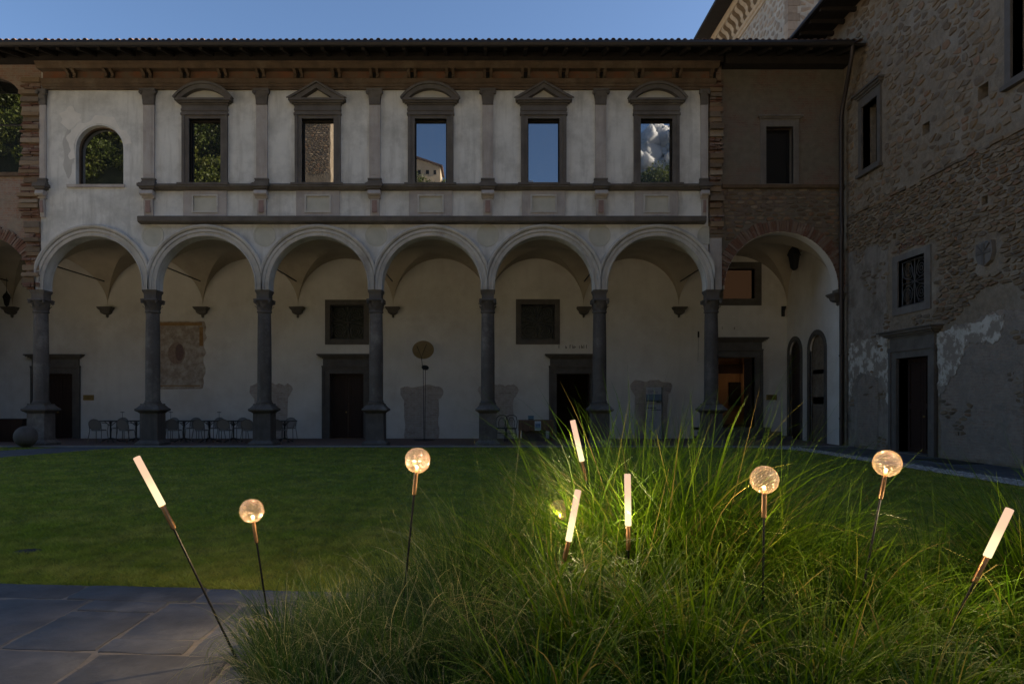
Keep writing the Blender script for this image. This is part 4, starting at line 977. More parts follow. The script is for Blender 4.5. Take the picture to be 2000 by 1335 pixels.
for i, c in enumerate(allst):
    h = .026 if c[3] == 0 else .038
    if i < 300: mb = MB(); stone_mesh(mb, c[2], wx(XW), h, rr); part('stone', mb, M['stone' if c[3] == 0 else 'slate'], W)
    else: stone_mesh(mass[c[3]], c[2], wx(XW), h, rr)
part('rubble_stonework', mass[0], M['stone'], W, kind='stuff'); part('slaty_stonework', mass[1], M['slate'], W, kind='stuff')
# ledge between both kinds of masonry, plaster remains
mb = MB(); r2 = random.Random(41); yv = 9.5
while yv < 21.8:
    L = r2.uniform(.25, .6); d = r2.uniform(.03, .08); z_ = 7.27 + r2.uniform(-.02, .02)
    part('ledge_stone', MB().box(XW - d, XW + .05, yv + .006, yv + L - .006, z_, z_ + r2.uniform(.05, .08)), M['stone'], W); yv += L
def rag(pts, seed, amp=.05, n=6):
    r3 = random.Random(seed); o_ = []; n *= 3; ph = [r3.uniform(0, 6) for _ in range(6)]; tot = 0
    for k in range(len(pts)):
        a, b = pts[k], pts[(k + 1) % len(pts)]; L = math.hypot(b[0] - a[0], b[1] - a[1]); nx, ny = -(b[1] - a[1]) / L, (b[0] - a[0]) / L
        for i in range(n):
            t = i / n; q = tot + L * t
            d = amp * (1.1 * math.sin(q * 5 + ph[0]) + .8 * math.sin(q * 11 + ph[1]) + .6 * math.sin(q * 23 + ph[2]) + .5 * math.sin(q * 47 + ph[3]) + r3.uniform(-.35, .35)) * min(1, 4 * t * (1 - t) + .3)
            o_.append((a[0] + (b[0] - a[0]) * t + nx * d, a[1] + (b[1] - a[1]) * t + ny * d))
        tot += L
    return o_
def WP(px, py): Y_ = F * XW / (px - VX); return (Y_, PZ(py, Y_))
part('old_plaster', MB().plate(rag([(21.9, .0 + .05), (19.52, .05), (19.52, 3.45), (19.7, 3.9), (19.6, 5.9), (20.6, 6.1), (21.9, 6.2)], 1, .03, 7), [], -.018, .02, wx(XW)), M['plgrey'], W)
part('old_plaster', MB().plate(rag([(17.3, .05), (17.3, 3.1), (16.6, 3.3), (15.2, 3.5), (13.0, 3.2), (9.5, 3.0), (9.5, .05)], 2, .03, 9), [], -.014, .02, wx(XW)), M['brickwing'], W)
mb = MB(); rr = random.Random(91)
def peek(u, v):
    if 17.3 < u < 19.55 or (15.2 < u < 17.3 and v > 2.0) or v < .08: return False
    return math.sin(u * 2.3 + 1.3 * math.sin(v * 2.1)) + math.sin(v * 3.7 + u) + .8 * math.sin(u * 7.1 - v * 5) > 1.05 and (math.sin(u * 53.1 + v * 77.7) * 991.3) % 1 > .25
for c in cells(9.5, 21.8, .1, 6.0, .25, .10, .45, .012, lambda u, v: peek(u, v) and (u > 19.6 or v < 3.1), 92): stone_mesh(mb, c[2], wx(XW), .034, rr)
part('exposed_stonework', mb, M['slate'], W, kind='stuff')
part('white_plaster', MB().plate(rag([WP(1832, 650), WP(1893, 632), WP(1962, 612), WP(1966, 640), WP(1950, 665), WP(1915, 668), WP(1885, 680), WP(1872, 720), WP(1855, 750), WP(1836, 775), WP(1832, 700)], 3, .035, 6), [], -.030, .02, wx(XW)), M['plwhite'], W)
part('white_plaster', MB().plate(rag([WP(1663, 668), WP(1700, 662), WP(1735, 658), WP(1742, 760), WP(1738, 800), WP(1728, 740), WP(1706, 735), WP(1690, 728), WP(1668, 740), WP(1662, 800), WP(1658, 720)], 4, .04, 5), [], -.028, .02, wx(XW)), M['plwhite'], W)
nich = [(20.1, .1), (21.2, .1), (21.2, 1.9)] + [(20.65 + .55 * math.cos(a), 1.95 + .35 * math.sin(a)) for a in [math.pi * i / 8 for i in range(1, 8)]][::1] + [(20.1, 1.9)]
part('bricked_niche', MB().plate([(20.1, .1), (21.2, .1), (21.2, 1.9)] + [(20.65 + .55 * math.cos(a), 1.9 + .35 * math.sin(a)) for a in [math.pi * i / 8 for i in range(1, 8)]] + [(20.1, 1.9)], [], -.034, .0, wx(XW)), M['brickwing'], W)
nc = 15.4
part('bricked_arch', MB().plate([(nc - .8, .1), (nc + .8, .1), (nc + .8, 2.15)] + [(nc + .8 * math.cos(a), 2.15 + .28 * math.sin(a)) for a in [math.pi * i / 10 for i in range(1, 10)]] + [(nc - .8, 2.15)], [], -.030, .0, wx(XW)), M['brickwing'], W)
r2 = random.Random(12)
for i in range(11):     # red relieving bricks over the barred window
    yv = 17.95 + i * .11; part('brick', MB().add([(XW - .02 - r2.uniform(0, .015), yv + a_, 5.58 + .08 * math.sin(i / 10 * math.pi) + b_) for a_, b_ in ((0, 0), (.085, 0), (.085, .23), (0, .23))] + [(XW + .03, yv + a_, 5.58 + .08 * math.sin(i / 10 * math.pi) + b_) for a_, b_ in ((0, 0), (.085, 0), (.085, .23), (0, .23))], [(0, 1, 2, 3), (0, 4, 5, 1), (1, 5, 6, 2), (2, 6, 7, 3), (3, 7, 4, 0)]), M['brick'], W)
# barred window
o = part('window_frame', MB().plate(rect(17.68, 19.36, 3.86, 5.52), [ww], -.04, .2, wx(XW)), M['greyframe'], W)
part('pane', MB().plate(ww, [], .30, .32, wx(XW)), M['winblack'], o); grille(18.52, .57, 4.08, 5.33, .08, o, wx(XW))
# upper windows
for (a, b, c, d) in ((20.1, 20.95, 8.52, 10.45), (13.95, 14.93, 8.5, 10.5)):
    o = part('window_frame', MB().plate(rect(a - .17, b + .17, c - .1, d + .18), [rect(a, b, c, d)], -.06, .22, wx(XW)), M['serena'], W)
    mb = MB()
    for (e, h0, h1) in ((.03, 0, .06), (.09, .06, .12), (.15, .12, .18)): mb.box(XW - .06 - e, XW + .02, a - .17 - e, b + .17 + e, d + .28 + h0, d + .28 + h1 - .001)
    mb.box(XW - .05, XW + .02, a - .16, b + .16, d + .18, d + .28); part('window_cornice', mb, M['serena'], o)
    part('window_sill', MB().box(XW - .13, XW + .05, a - .22, b + .22, c - .2, c - .1), M['serena'], o); part('pane', MB().plate(rect(a, b, c, d), [], .40, .42, wx(XW)), M['winblack'], o)
    part('window_sash', MB().box(XW + .3, XW + .36, (a + b) / 2 - .03, (a + b) / 2 + .03, c, d), M['blackwood'], o)
# side door
mb = MB().plate([(17.7, .02), (17.7, 2.64), (19.1, 2.64), (19.1, .02), (19.36, .02), (19.36, 2.9), (17.44, 2.9), (17.44, .02)], [], -.09, .35, wx(XW))
mb.plate([(17.5, .02), (17.5, 2.83), (19.3, 2.83), (19.3, .02), (19.40, .02), (19.40, 2.94), (17.40, 2.94), (17.40, .02)], [], -.13, -.08, wx(XW)); o = part('doorcase', mb, M['serena'], W)
mb = MB().box(XW - .10, XW + .02, 17.44, 19.36, 2.941, 3.2)
for (e, h0, h1) in ((.04, 0, .05), (.12, .05, .10), (.20, .10, .17), (.26, .17, .2)): mb.box(XW - .10 - e, XW + .02, 17.44 - e, 19.36 + e, 3.2 + h0, 3.2 + h1 - .001)
part('cornice', mb, M['serena'], o); leafpair(18.4, .70, .04, 2.64, .25, W, wx(XW)); part('threshold', MB().box(XW - .12, XW + .5, 17.7, 19.1, .0, .05), M['serena'], W)
# coat of arms
cy, cz = 15.68, 4.86
sh = [(cy - .24, cz + .25), (cy - .27, cz - .02), (cy - .2, cz - .2), (cy, cz - .31), (cy + .2, cz - .2), (cy + .27, cz - .02), (cy + .24, cz + .25), (cy + .1, cz + .22), (cy, cz + .27), (cy - .1, cz + .22)]
o = part('coat_of_arms', MB().plate(sh, [], -.10, .02, wx(XW)), M['greyframe'], W, 'carved stone shield with a crossed band')
mb = MB(); mb.box(XW - .125, XW - .09, cy - .035, cy + .035, cz - .27, cz + .22); mb.box(XW - .122, XW - .09, cy - .22, cy + .22, cz - .02, cz + .05)
mb.tube([(XW - .115, cy - .2, cz + .2), (XW - .12, cy, cz), (XW - .115, cy + .2, cz + .2)], .018, 6); part('shield_relief', mb, M['serena'], o)
# eave and roof of the wing
part('eave_soffit', MB().prof_y([(10.25, 13.74), (10.25, 13.86), (XW + 6, 16.6), (XW + 6, 13.9), (XW, 13.9), (XW, 13.82)], 2, 30), M['blackwood'], W, 'wide black eave of the stone wing')
yv = 8
while yv < 24: part('rafter', MB().box(10.28, XW, yv, yv + .11, 13.64, 13.76), M['blackwood'], W); yv += .7
part('gutter', MB().tube([(10.2, 2, 13.78), (10.2, 24, 13.78)], .075, 10), M['gutter'], W)
part('wall', MB().box(XW + .66, 22, 29.7, 30, 0, 13.8), M['mortar'], W); part('wall', MB().box(XW + .01, 22, 1.7, 2, 0, 13.8), M['mortar'], W)

# downpipe
dp = thing('downpipe', 'dark metal rain downpipe running down the corner beside the stone wing', 'pipe', (11.22, 21.75, 0))
xp, yp = 11.16, 21.78
part('pipe', MB().tube([(10.93, 20.66, 12.2), (10.95, 20.75, 11.95), (11.05, 21.2, 11.35), (xp, 21.7, 10.75), (xp, yp, 10.5), (xp, yp, 7.4), (xp, yp - .04, 6.9), (xp, yp, 6.5), (xp, yp, .04)], .062, 12), M['pipe'], dp)
for z_ in (.9, 2.9, 4.9, 6.2, 8.2, 10.2): part('collar', MB().lathe([(.07, -.03), (.075, -.02), (.075, .02), (.07, .03)], (xp, yp, z_), 12), M['pipe'], dp)

# ================================================================== CHURCH TOWER
XT = 14.0; YT = 32.2; ZT = 21.9
T = thing('church_tower', 'tall stone church with carved console cornice rising behind the corner roof', 'church', (XT + 5, 40, 0))
tm = surf('tower_mortar', (.40, .35, .29), (.30, .26, .21), 3.5, c3=(.46, .42, .36), big=.8, bump=.7, bdist=.03, bscale=14)
part('wall', MB().box(XT, XT + 10, YT, 60, 0, 24), tm, T)
ts = surf('tower_stone', (.34, .26, .19), (.25, .19, .14), 5, bump=.5, vary=.4)
lay_stones(cells(YT + .6, 44, 19.2, 21.8, .55, .34, .36, .13, seed=51), wx(XT), .02, ts, T, 'stone', 60, lambda c: -c[0])
lay_stones(cells(XT + .55, XT + 5, 17.0, 23, .58, .34, .38, .14, seed=52), lambda u, v, w_: (u, YT + w_, v), .02, ts, T, 'stone', 60, lambda c: -abs(c[0] - 14.5))
z_ = 15.0; k = 0; r2 = random.Random(4)
while z_ < 22:
    h = r2.uniform(.32, .5); L = .55 if k % 2 else .42; part('quoin', MB().box(XT - .03, XT + L, YT - .03, YT + .9 - L, z_ + .01, z_ + h - .01), ts, T); z_ += h; k += 1
tc = surf('tower_cornice', (.46, .35, .24), (.36, .27, .18), 3, bump=.4)
part('cornice', MB().prof_y([(XT + .01, ZT - .05), (XT - .07, ZT - .03), (XT - .07, ZT + .12), (XT - .15, ZT + .18), (XT - .18, ZT + .3), (XT + .01, ZT + .32)], YT - .2, 60), tc, T)
part('cornice', MB().prof_y([(XT + .01, ZT + 1.25), (XT - .62, ZT + 1.25), (XT - .68, ZT + 1.33), (XT - .72, ZT + 1.55), (XT + .01, ZT + 1.6)], YT - .7, 60), tc, T)
c0 = None; pr = [(XT + .01, ZT + .32), (XT - .16, ZT + .34), (XT - .26, ZT + .48), (XT - .24, ZT + .66), (XT - .34, ZT + .86), (XT - .52, ZT + .98), (XT - .60, ZT + 1.10), (XT - .58, ZT + 1.245), (XT + .01, ZT + 1.245)]
for i in range(24):
    yv = YT + .1 + i * .72
    if c0 is None: c0 = part('console', MB().prof_y(pr, yv, yv + .34), tc, T); y00 = yv
    else: q = c0.copy(); C.objects.link(q); q.location.y += yv - y00
part('roof', MB().prof_y([(XT - 1.65, ZT + 1.50), (XT - 1.65, ZT + 1.68), (XT + 5, ZT + 4.6), (XT + 11.6, ZT + 1.68), (XT + 11.6, ZT + 1.5), (XT, ZT + 1.62)], YT - 1.5, 61), M['blackwood'], T)

# ================================================================== THINGS IN THE PORTICO
FZ = .03
def brass_sign(px, py, lab):
    x, z = PX(px, YW), PZ(py, YW); t_ = thing('brass_sign', lab, 'sign', (x, YW, z), 'brass plates on the portico wall')
    part('plate', MB().box(x - .20, x + .20, YW - .03, YW - .002, z - .10, z + .10), M['brass_sign'], t_)
    mb = MB()
    for i, wl in enumerate((.26, .3, .22)): mb.box(x - wl / 2, x + wl / 2, YW - .033, YW - .0305, z + .04 - i * .04, z + .05 - i * .04)
    part('engraved_line', mb, M['darkframe'], t_)
brass_sign(173.5, 776, 'small brass plate beside the left doorway near the cafe chairs'); brass_sign(1506.5, 775.5, 'small brass plate beside the stepped lit doorway in the corner bay')
# chairs: round woven back, arm loop, splayed legs; local origin at the floor, back towards -Y
def cafe_chair(lab):
    t_ = thing('cafe_chair', lab, 'chair', (0, 0, 0), 'round-backed cafe chairs in the portico')
    part('seat', MB().lathe([(.20, .43), (.225, .44), (.225, .46), (.20, .47)], (0, 0, 0), 20), M['chair'], t_)
    mb = MB(); vs = []
    ring = [(.21 * math.cos(a), -.21 - .05 * math.sin(a) * 1.0, .63 + .19 * math.sin(a)) for a in [2 * math.pi * i / 20 for i in range(21)]]
    part('back_ring', MB().tube(ring, .013, 6), M['chairframe'], t_)
    part('backrest', MB().add([(p[0] * .97, p[1], .63 + (p[2] - .63) * .97) for p in ring[:-1]] + [(p[0] * .97, p[1] + .012, .63 + (p[2] - .63) * .97) for p in ring[:-1]], [tuple(range(20)), tuple(range(39, 19, -1))]), M['chair'], t_)
    for s in (-1, 1):
        part('arm', MB().tube([(s * .20, -.23, .72), (s * .26, -.12, .69), (s * .27, .05, .67), (s * .23, .15, .60), (s * .20, .17, .46)], .012, 6), M['chairframe'], t_)
        part('leg', MB().tube([(s * .19, .15, .45), (s * .22, .20, 0)], .013, 6), M['chairframe'], t_)
        part('leg', MB().tube([(s * .205, -.20, .62), (s * .20, -.17, .45), (s * .24, -.25, 0)], .013, 6), M['chairframe'], t_)
    return t_
ch0 = cafe_chair('x'); first = True
fr_px = [(193, 22.95, 'leftmost cafe chair of the front row, between the brass plate and the second column'), (247, 22.95, 'front row cafe chair just left of the second column'), (341, 22.95, 'front row cafe chair just right of the second column'), (394, 22.95, 'front row cafe chair, second from the second column'),
         (440.5, 22.95, 'front row cafe chair, third from the second column'), (488, 22.95, 'front row cafe chair half hidden by the third column'), (545, 22.95, 'front row cafe chair just right of the third column')]
bk_px = [(233, 24.7, 'cafe chair against the wall left of the second column'), (332, 24.7, 'cafe chair against the wall right beside the second column'), (377, 24.7, 'cafe chair against the wall, second from the second column'), (422, 24.7, 'cafe chair against the wall, third from the second column'),
         (468, 24.7, 'cafe chair against the wall left of the third column'), (564, 24.7, 'rightmost cafe chair, standing before the brick patch')]
for i, (px, Y_, lab) in enumerate(fr_px + bk_px):
    back = i >= len(fr_px); rot = (math.pi if back else 0) + random.uniform(-.15, .15)
    if i == 0: ch0.location = (PX(px, Y_), Y_, FZ); ch0.rotation_euler.z = rot; ch0['label'] = lab
    else: dup(ch0, (PX(px, Y_), Y_, FZ), rot, lab)
def cafe_table(lab):
    t_ = thing('cafe_table', lab, 'table', (0, 0, 0), 'small cafe tables in the portico')
    part('tabletop', MB().box(-.35, .35, -.35, .35, .72, .745), M['darkframe'], t_); part('pole', MB().tube([(0, 0, .1), (0, 0, .72)], .028, 8), M['darkframe'], t_)
    for k in range(4):
        a = math.pi / 4 + k * math.pi / 2; part('foot', MB().tube([(0, 0, .14), (.16 * math.cos(a), .16 * math.sin(a), .10), (.33 * math.cos(a), .33 * math.sin(a), .0)], .018, 6), M['darkframe'], t_)
        part('bracket', MB().tube([(0, 0, .55), (.12 * math.cos(a), .12 * math.sin(a), .66), (.2 * math.cos(a), .2 * math.sin(a), .72)], .012, 5), M['darkframe'], t_)
    return t_
tb = None
for px, lab in ((216, 'leftmost dark cafe table'), (266, 'dark cafe table half hidden behind the second column'), (359, 'dark cafe table first to the right of the second column'), (409, 'dark cafe table midway between second and third columns'), (456, 'dark cafe table just left of the third column'), (556, 'dark cafe table at the right end of the row, right of the third column')):
    if tb is None: tb = cafe_table(lab); tb.location = (PX(px, 23.8), 23.8, FZ)
    else: dup(tb, (PX(px, 23.8), 23.8, FZ), random.uniform(-.05, .05), lab)
for px, lab in ((239, 'thin T-shaped stand above the leftmost cafe tables'), (333.5, 'thin T-shaped stand just right of the second column'), (428, 'thin T-shaped stand midway between the second and third columns')):
    x = PX(px, 24.15); t_ = thing('menu_stand', lab, 'stand', (x, 24.15, FZ), 'thin stands on the cafe tables')
    part('rod', MB().tube([(x, 24.15, FZ), (x, 24.15, 1.09)], .007, 5), M['darkframe'], t_); part('crossbar', MB().box(x - .07, x + .07, 24.14, 24.16, 1.05, 1.07), M['darkframe'], t_)
    part('base', MB().lathe([(.12, FZ), (.12, FZ + .02), (.01, FZ + .03)], (x, 24.15, 0), 16), M['darkframe'], t_)
# bentwood chairs
def bentwood(px, Y_, rot, lab):
    t_ = thing('bentwood_chair', lab, 'chair', (0, 0, 0), 'black bentwood chairs beside the covered table'); m = M['darkframe']
    part('seat', MB().lathe([(.20, .44), (.215, .45), (.215, .475), (.20, .48)], (0, 0, 0), 20), m, t_)
    hoop = [(-.19, -.17, .46), (-.21, -.21, .7), (-.17, -.235, .86), (-.08, -.245, .92), (.08, -.245, .92), (.17, -.235, .86), (.21, -.21, .7), (.19, -.17, .46)]
    part('backrest', MB().tube(hoop, .014, 6).tube([(-.10, -.18, .46), (-.12, -.21, .68), (-.06, -.23, .82), (.06, -.23, .82), (.12, -.21, .68), (.10, -.18, .46)], .010, 6), m, t_)
    for sx in (-1, 1):
        for sy in (-1, 1): part('leg', MB().tube([(sx * .16, sy * .15, .46), (sx * .2, sy * .2, 0)], .014, 6), m, t_)
    part('stretcher', MB().tube([(.15 * math.cos(a), .15 * math.sin(a), .28) for a in [2 * math.pi * i / 16 for i in range(17)]], .008, 5), m, t_)
    t_.location = (PX(px, Y_), Y_, FZ); t_.rotation_euler.z = rot
bentwood(979, 24.4, .1, 'black bentwood chair half hidden by the column'); bentwood(997.5, 24.2, math.pi - .15, 'black bentwood chair nearer the covered table')
# covered table with two prints
Yt_ = 24.3; a, b = PX(1014, Yt_), PX(1080, Yt_); t_ = thing('trestle_table', 'long table under a brown cloth before the open doorway', 'table', ((a + b) / 2, Yt_ + .3, FZ))
part('tabletop', MB().box(a, b, Yt_, Yt_ + .65, .74, .77), M['door'], t_)
tanw = surf('table_leg_wood', (.22, .11, .05), (.16, .08, .04), 8)
for x in (a + .06, b - .06):
    for yv in (Yt_ + .06, Yt_ + .58): part('leg', MB().tube([(x, yv, .74), (x + (.05 if x < a + .1 else -.05) * -1, yv, FZ)], .025, 6), tanw, t_)
mb = MB(); vs = []; fs = []; n = 40
for i in range(n + 1):
    x = a - .03 + (b - a + .06) * i / n; f = .012 * math.sin(i * 1.3) + .008 * math.sin(i * 2.9)
    vs += [(x, Yt_ + .66, .775), (x, Yt_ - .02, .778), (x, Yt_ - .03 + f * .5, .6), (x, Yt_ - .035 + f, .40 + .02 * math.sin(i * .5))]
for i in range(n):
    for j in range(3): fs.append((4 * i + j, 4 * i + 4 + j, 4 * i + 5 + j, 4 * i + 1 + j))
cl = part('tablecloth', mb.add(vs, fs), surf('brown_cloth', (.17, .105, .06), (.12, .07, .04), 6, bump=.3), None); tag(cl, 'brown cloth hanging over the front of the long table', 'tablecloth')
bl = thing('cardboard_box', 'dark box standing under the cloth-covered table', 'box', ((a + b) / 2, Yt_ + .3, FZ))
part('box_body', MB().box(a + .12, b - .25, Yt_ + .08, Yt_ + .55, FZ, .38), surf('dark_board', (.10, .08, .065), (.07, .055, .045), 6), bl); part('box_lid', MB().box(a + .10, b - .23, Yt_ + .06, Yt_ + .57, .381, .41), surf('dark_lid', (.08, .065, .05), (.06, .05, .04), 6), bl)
def pcard(name, lab, px, py0, py1, wpx, Y_, cols, cat, z0=None, group=None):
    x = PX(px, Y_); w2 = wpx * Y_ / F / 2; zt, zb = PZ(py0, Y_), PZ(py1, Y_)
    t2 = thing(name, lab, cat, (x, Y_, zb)); part('sheet', MB().box(x - w2, x + w2, Y_, Y_ + .012, zb, zt), plain(name + '_paper', cols[0], .6), t2)
    n = len(cols) - 1
    for i, c in enumerate(cols[1:]):
        h = (zt - zb) * .86; z1 = zt - (zt - zb) * .07 - h * i / n; part('printed_band', MB().box(x - w2 * .85, x + w2 * .85, Y_ - .002, Y_ + .001, z1 - h / n, z1), plain('print', c, .6), t2)
pcard('leaflet', 'white sheet with a blue print hanging on the cloth front', 1050.5, 822, 840, 12, Yt_ - .075, [(.6, .62, .68), (.42, .47, .55), (.10, .17, .30), (.14, .22, .36), (.3, .38, .45)], 'leaflet')
pcard('photo_print', 'small upright print of sea and sky standing on the table', 1037, 811, 823.2, 12, Yt_ + .1, [(.3, .33, .35), (.06, .14, .20), (.13, .23, .28), (.05, .07, .08), (.33, .30, .26)], 'picture')
# exhibition banner
Y_ = 25.5; x0b, x1b = PX(1262, Y_), PX(1292, Y_); z0b, z1b = PZ(861, Y_), PZ(756, Y_)
bn = thing('exhibition_banner', 'tall grey exhibition panel leaning before the brick patch', 'panel', ((x0b + x1b) / 2, Y_, FZ)); wb = x1b - x0b
part('board', MB().box(x0b, x1b, Y_, Y_ + .04, FZ + .01, z1b), plain('banner_grey', (.37, .37, .39), .6), bn)
part('side_edge', MB().box(x1b, x1b + .03, Y_ + .0, Y_ + .12, FZ, z1b), M['darkframe'], bn)
H = z1b - z0b
part('printed_sky', MB().box(x0b, x1b, Y_ - .003, Y_ + .001, z1b - H * .25, z1b - H * .125), plain('print_sky', (.11, .17, .23), .6), bn)
part('printed_horizon', MB().box(x0b, x1b, Y_ - .004, Y_ + .001, z1b - H * .262, z1b - H * .24), plain('print_dark', (.03, .045, .05), .6), bn)
part('printed_sand', MB().box(x0b, x1b, Y_ - .003, Y_ + .001, z1b - H * .32, z1b - H * .262), plain('print_sand', (.33, .29, .24), .6), bn)
part('printed_rock', MB().plate([(x1b - .22, z1b - H * .285), (x1b - .17, z1b - H * .262), (x1b - .03, z1b - H * .268), (x1b - .02, z1b - H * .29)], [], Y_ - .005, Y_), plain('print_rock', (.01, .01, .012), .6), bn)
tk = plain('banner_ink', (.02, .02, .03), .6)
strokes(x0b + .03, x0b + .37, z1b - H * .395, .05, Y_ - .004, 7, tk, 'lettering', bn, .0, .3)
strokes(x0b + .20, x0b + .53, z1b - H * .43, .05, Y_ - .004, 8, tk, 'lettering', bn, .0, .3)
strokes(x0b + .03, x0b + .27, z1b - H * .07, .03, Y_ - .004, 9, tk, 'lettering', bn, .05); strokes(x0b + .03, x0b + .44, z1b - H * .10, .03, Y_ - .004, 10, tk, 'lettering', bn, .05)
mb = MB()
for i, (zz, wl) in enumerate(((.56, .25), (.59, .23), (.625, .28), (.655, .33))): mb.box(x0b + .04, x0b + .04 + wl, Y_ - .003, Y_, z1b - H * zz - .008, z1b - H * zz)
part('text_lines', mb, tk, bn); part('logo', MB().lathe([(.02, 0), (.02, .004)], (x0b + .09, Y_, z1b - H * .81), 12, 0, (0, -1, 0)), plain('logo_white', (.5, .5, .5), .6), bn)
part('logo', MB().box(x0b + .13, x0b + .2, Y_ - .003, Y_, z1b - H * .825, z1b - H * .80), tk, bn)
# sail-disc floor lamp
Y_ = 25.0; t_ = thing('floor_lamp', 'tall slender floor lamp with an ochre disc leaning on the portico wall', 'lamp', (PX(829, Y_), Y_, FZ))
P3 = lambda px, py, Y=Y_: (PX(px, Y), Y, PZ(py, Y))
c = P3(826.5, 683); ax_ = Vector((0.1, -.72, -.69)).normalized()
part('disc', MB().lathe([(.0, -.015), (.39, -.01), (.395, 0), (.39, .01), (.0, .015)], c, 40, 0, (.12, -.80, -.60)), surf('ochre_disc', (.34, .25, .13), (.29, .21, .11), 4, bump=.05), t_)
part('arm', MB().tube([P3(813, 673, 24.86), P3(823, 697, 24.85), P3(833, 672, 24.86)], .009, 5).tube([P3(823, 697, 24.85), P3(825, 715, 24.9)], .012, 5), M['iron'], t_)
part('counterweight', MB().lathe([(.07, -.035), (.125, -.03), (.135, 0), (.125, .03), (.07, .035)], P3(830.5, 717.5, 24.9), 24, 0, (.2, -.5, .8)), M['iron'], t_)
for dx in (-2.5, 2.0): part('pole', MB().tube([P3(829 + dx, 716, 24.95), P3(829 + dx * .4, 858, 24.8)], .011, 6), M['iron'], t_)
part('base_plate', MB().lathe([(.38, 0), (.38, .02), (.36, .025)], (PX(829, 24.8), 24.8, FZ), 32), M['iron'], t_)
# stone ball, wooden bench box, wall lanterns
sb_ = part('stone_ball', MB().lathe([(max(.001, .33 * math.sin(a)), .33 - .33 * math.cos(a)) for a in [math.pi * i / 20 for i in range(21)]], (PX(48, 21.3), 21.35, .02), 32), M['column'], None); tag(sb_, 'grey stone ball on the ground at the foot of the leftmost column', 'ball')
t_ = thing('wooden_chest', 'dark brown wooden chest against the wall at the far left', 'chest', (PX(0, 24), 24, FZ))
a, b = PX(-40, 23.9), PX(44, 23.9)
part('body', MB().box(a, b, 23.9, 24.5, FZ, .78), M['door'], t_); part('lid', MB().box(a - .02, b + .02, 23.88, 24.52, .781, .83), M['door'], t_)
for i in range(4): part('panel', MB().box(a + .03 + i * (b - a) / 4, a - .03 + (i + 1) * (b - a) / 4, 23.885, 23.9, .12, .7), M['door'], t_)
def lantern(x, y_, z, lab, s=1.0):
    t2 = thing('wall_lantern', lab, 'lantern', (x, y_, z)); m = M['iron']
    part('cage', MB().lathe([(.03 * s, -.28 * s), (.09 * s, -.22 * s), (.14 * s, .05 * s), (.15 * s, .08 * s)], (x, y_, z), 6), M['darkframe'], t2); part('cap', MB().lathe([(.17 * s, .08 * s), (.12 * s, .2 * s), (.03 * s, .3 * s), (.03 * s, .36 * s)], (x, y_, z), 6), m, t2)
    part('hanger', MB().tube([(x, y_, z + .36 * s), (x, y_, z + .9 * s)], .01, 5), m, t2)
lantern(PX(1551, 24.4), 24.4, PZ(505, 24.4), 'dark lantern hanging high under the corner bay vault', 1.5)
lantern(PX(13, 25.5), 25.5, PZ(585, 25.5), 'small dark lantern at the left end of the portico', .9)
t_ = thing('wall_bracket', 'small rusty iron bracket on the wall between stepped door and arched doors', 'bracket', (PX(1529, YW), YW, PZ(605, YW)))
part('bracket_plate', MB().box(PX(1526, YW), PX(1532, YW), YW - .05, YW, PZ(618, YW), PZ(598, YW)), M['iron'], t_); part('bracket_cup', MB().lathe([(.02, -.1), (.08, .06), (.08, .1)], (PX(1529, YW), YW - .12, PZ(604, YW)), 10), M['iron'], t_)
t_ = thing('wall_thermometer', 'narrow dark bar fixed on the wall left of the last column', 'fixture', (PX(1364, YW), YW, PZ(655, YW))); part('bar', MB().box(PX(1362.5, YW), PX(1365.5, YW), YW - .03, YW, PZ(659, YW), PZ(647, YW)), M['iron'], t_)
part('cable', MB().tube([(PX(1364, YW), YW - .01, PZ(659, YW)), (PX(1363, YW), YW - .01, PZ(705, YW))], .006, 4), M['serena'], t_)
dc = part('drain_cover', MB().lathe([(.12, -.01), (.12, .004), (.10, .006)], (-4.53, 6.66, 0), 20), M['black'], None); tag(dc, 'small dark drain cover sunk in the lawn near the paving', 'drain cover')
dm = part('door_mat', MB().box(10.5, 11.25, 15.6, 17.0, .022, .035), M['black'], None); tag(dm, 'flat dark mat on the path before the brown side door', 'mat')

# ================================================================== BEHIND THE CAMERA (seen in the window panes)
N = 0; vsl = []; rnl = []
r3 = np.random.default_rng(3)
def crest(x): return np.interp(x, [-140, -60, -42, -34, -22, -15, -8, 2, 14, 22, 30, 45, 90], [95, 78, 66, 60, 50, 44, 41.5, 34, 34, 38, 43.5, 45, 50])
gx = np.linspace(-140, 100, 61); gy = np.linspace(-50, -130, 21); Hv = []; Hf = []
for j, yv in enumerate(gy):
    for i, xv in enumerate(gx):
        t = (-50 - yv) / 30; z = crest(xv) * min(1, t) ** .8 * .93 - 1
        if t > 1: z = crest(xv) * .93 - 1 - (t - 1) * 6
        Hv.append((xv, yv, float(z)))
for j in range(20):
    for i in range(60): a = j * 61 + i; Hf.append((a, a + 1, a + 62, a + 61))
hm = MB(); hm.v = Hv; hm.f = Hf; struct('hill', hm, surf('hill_soil', (.02, .025, .008), (.012, .016, .006), .3), 'wooded hillside facing the courtyard')
CR = 1000; cxs = r3.uniform(-88, 48, CR); tt = r3.uniform(.42, 1.06, CR); cyy = -50 - tt * 30; czz = crest(cxs) * np.minimum(1, tt) ** .8 * .93
ok = ~((np.abs(cxs + 30.5) < 5.5) & (czz > 31) ) & ~((np.abs(cxs + 11.3) < 2.6) & (czz > 38.5))
cxs, cyy, czz = cxs[ok], cyy[ok], czz[ok]; CR = len(cxs); rad = r3.uniform(1.3, 3.4, CR)
per = 330; d = r3.normal(size=(CR, per, 3)); d /= np.linalg.norm(d, axis=2, keepdims=True)
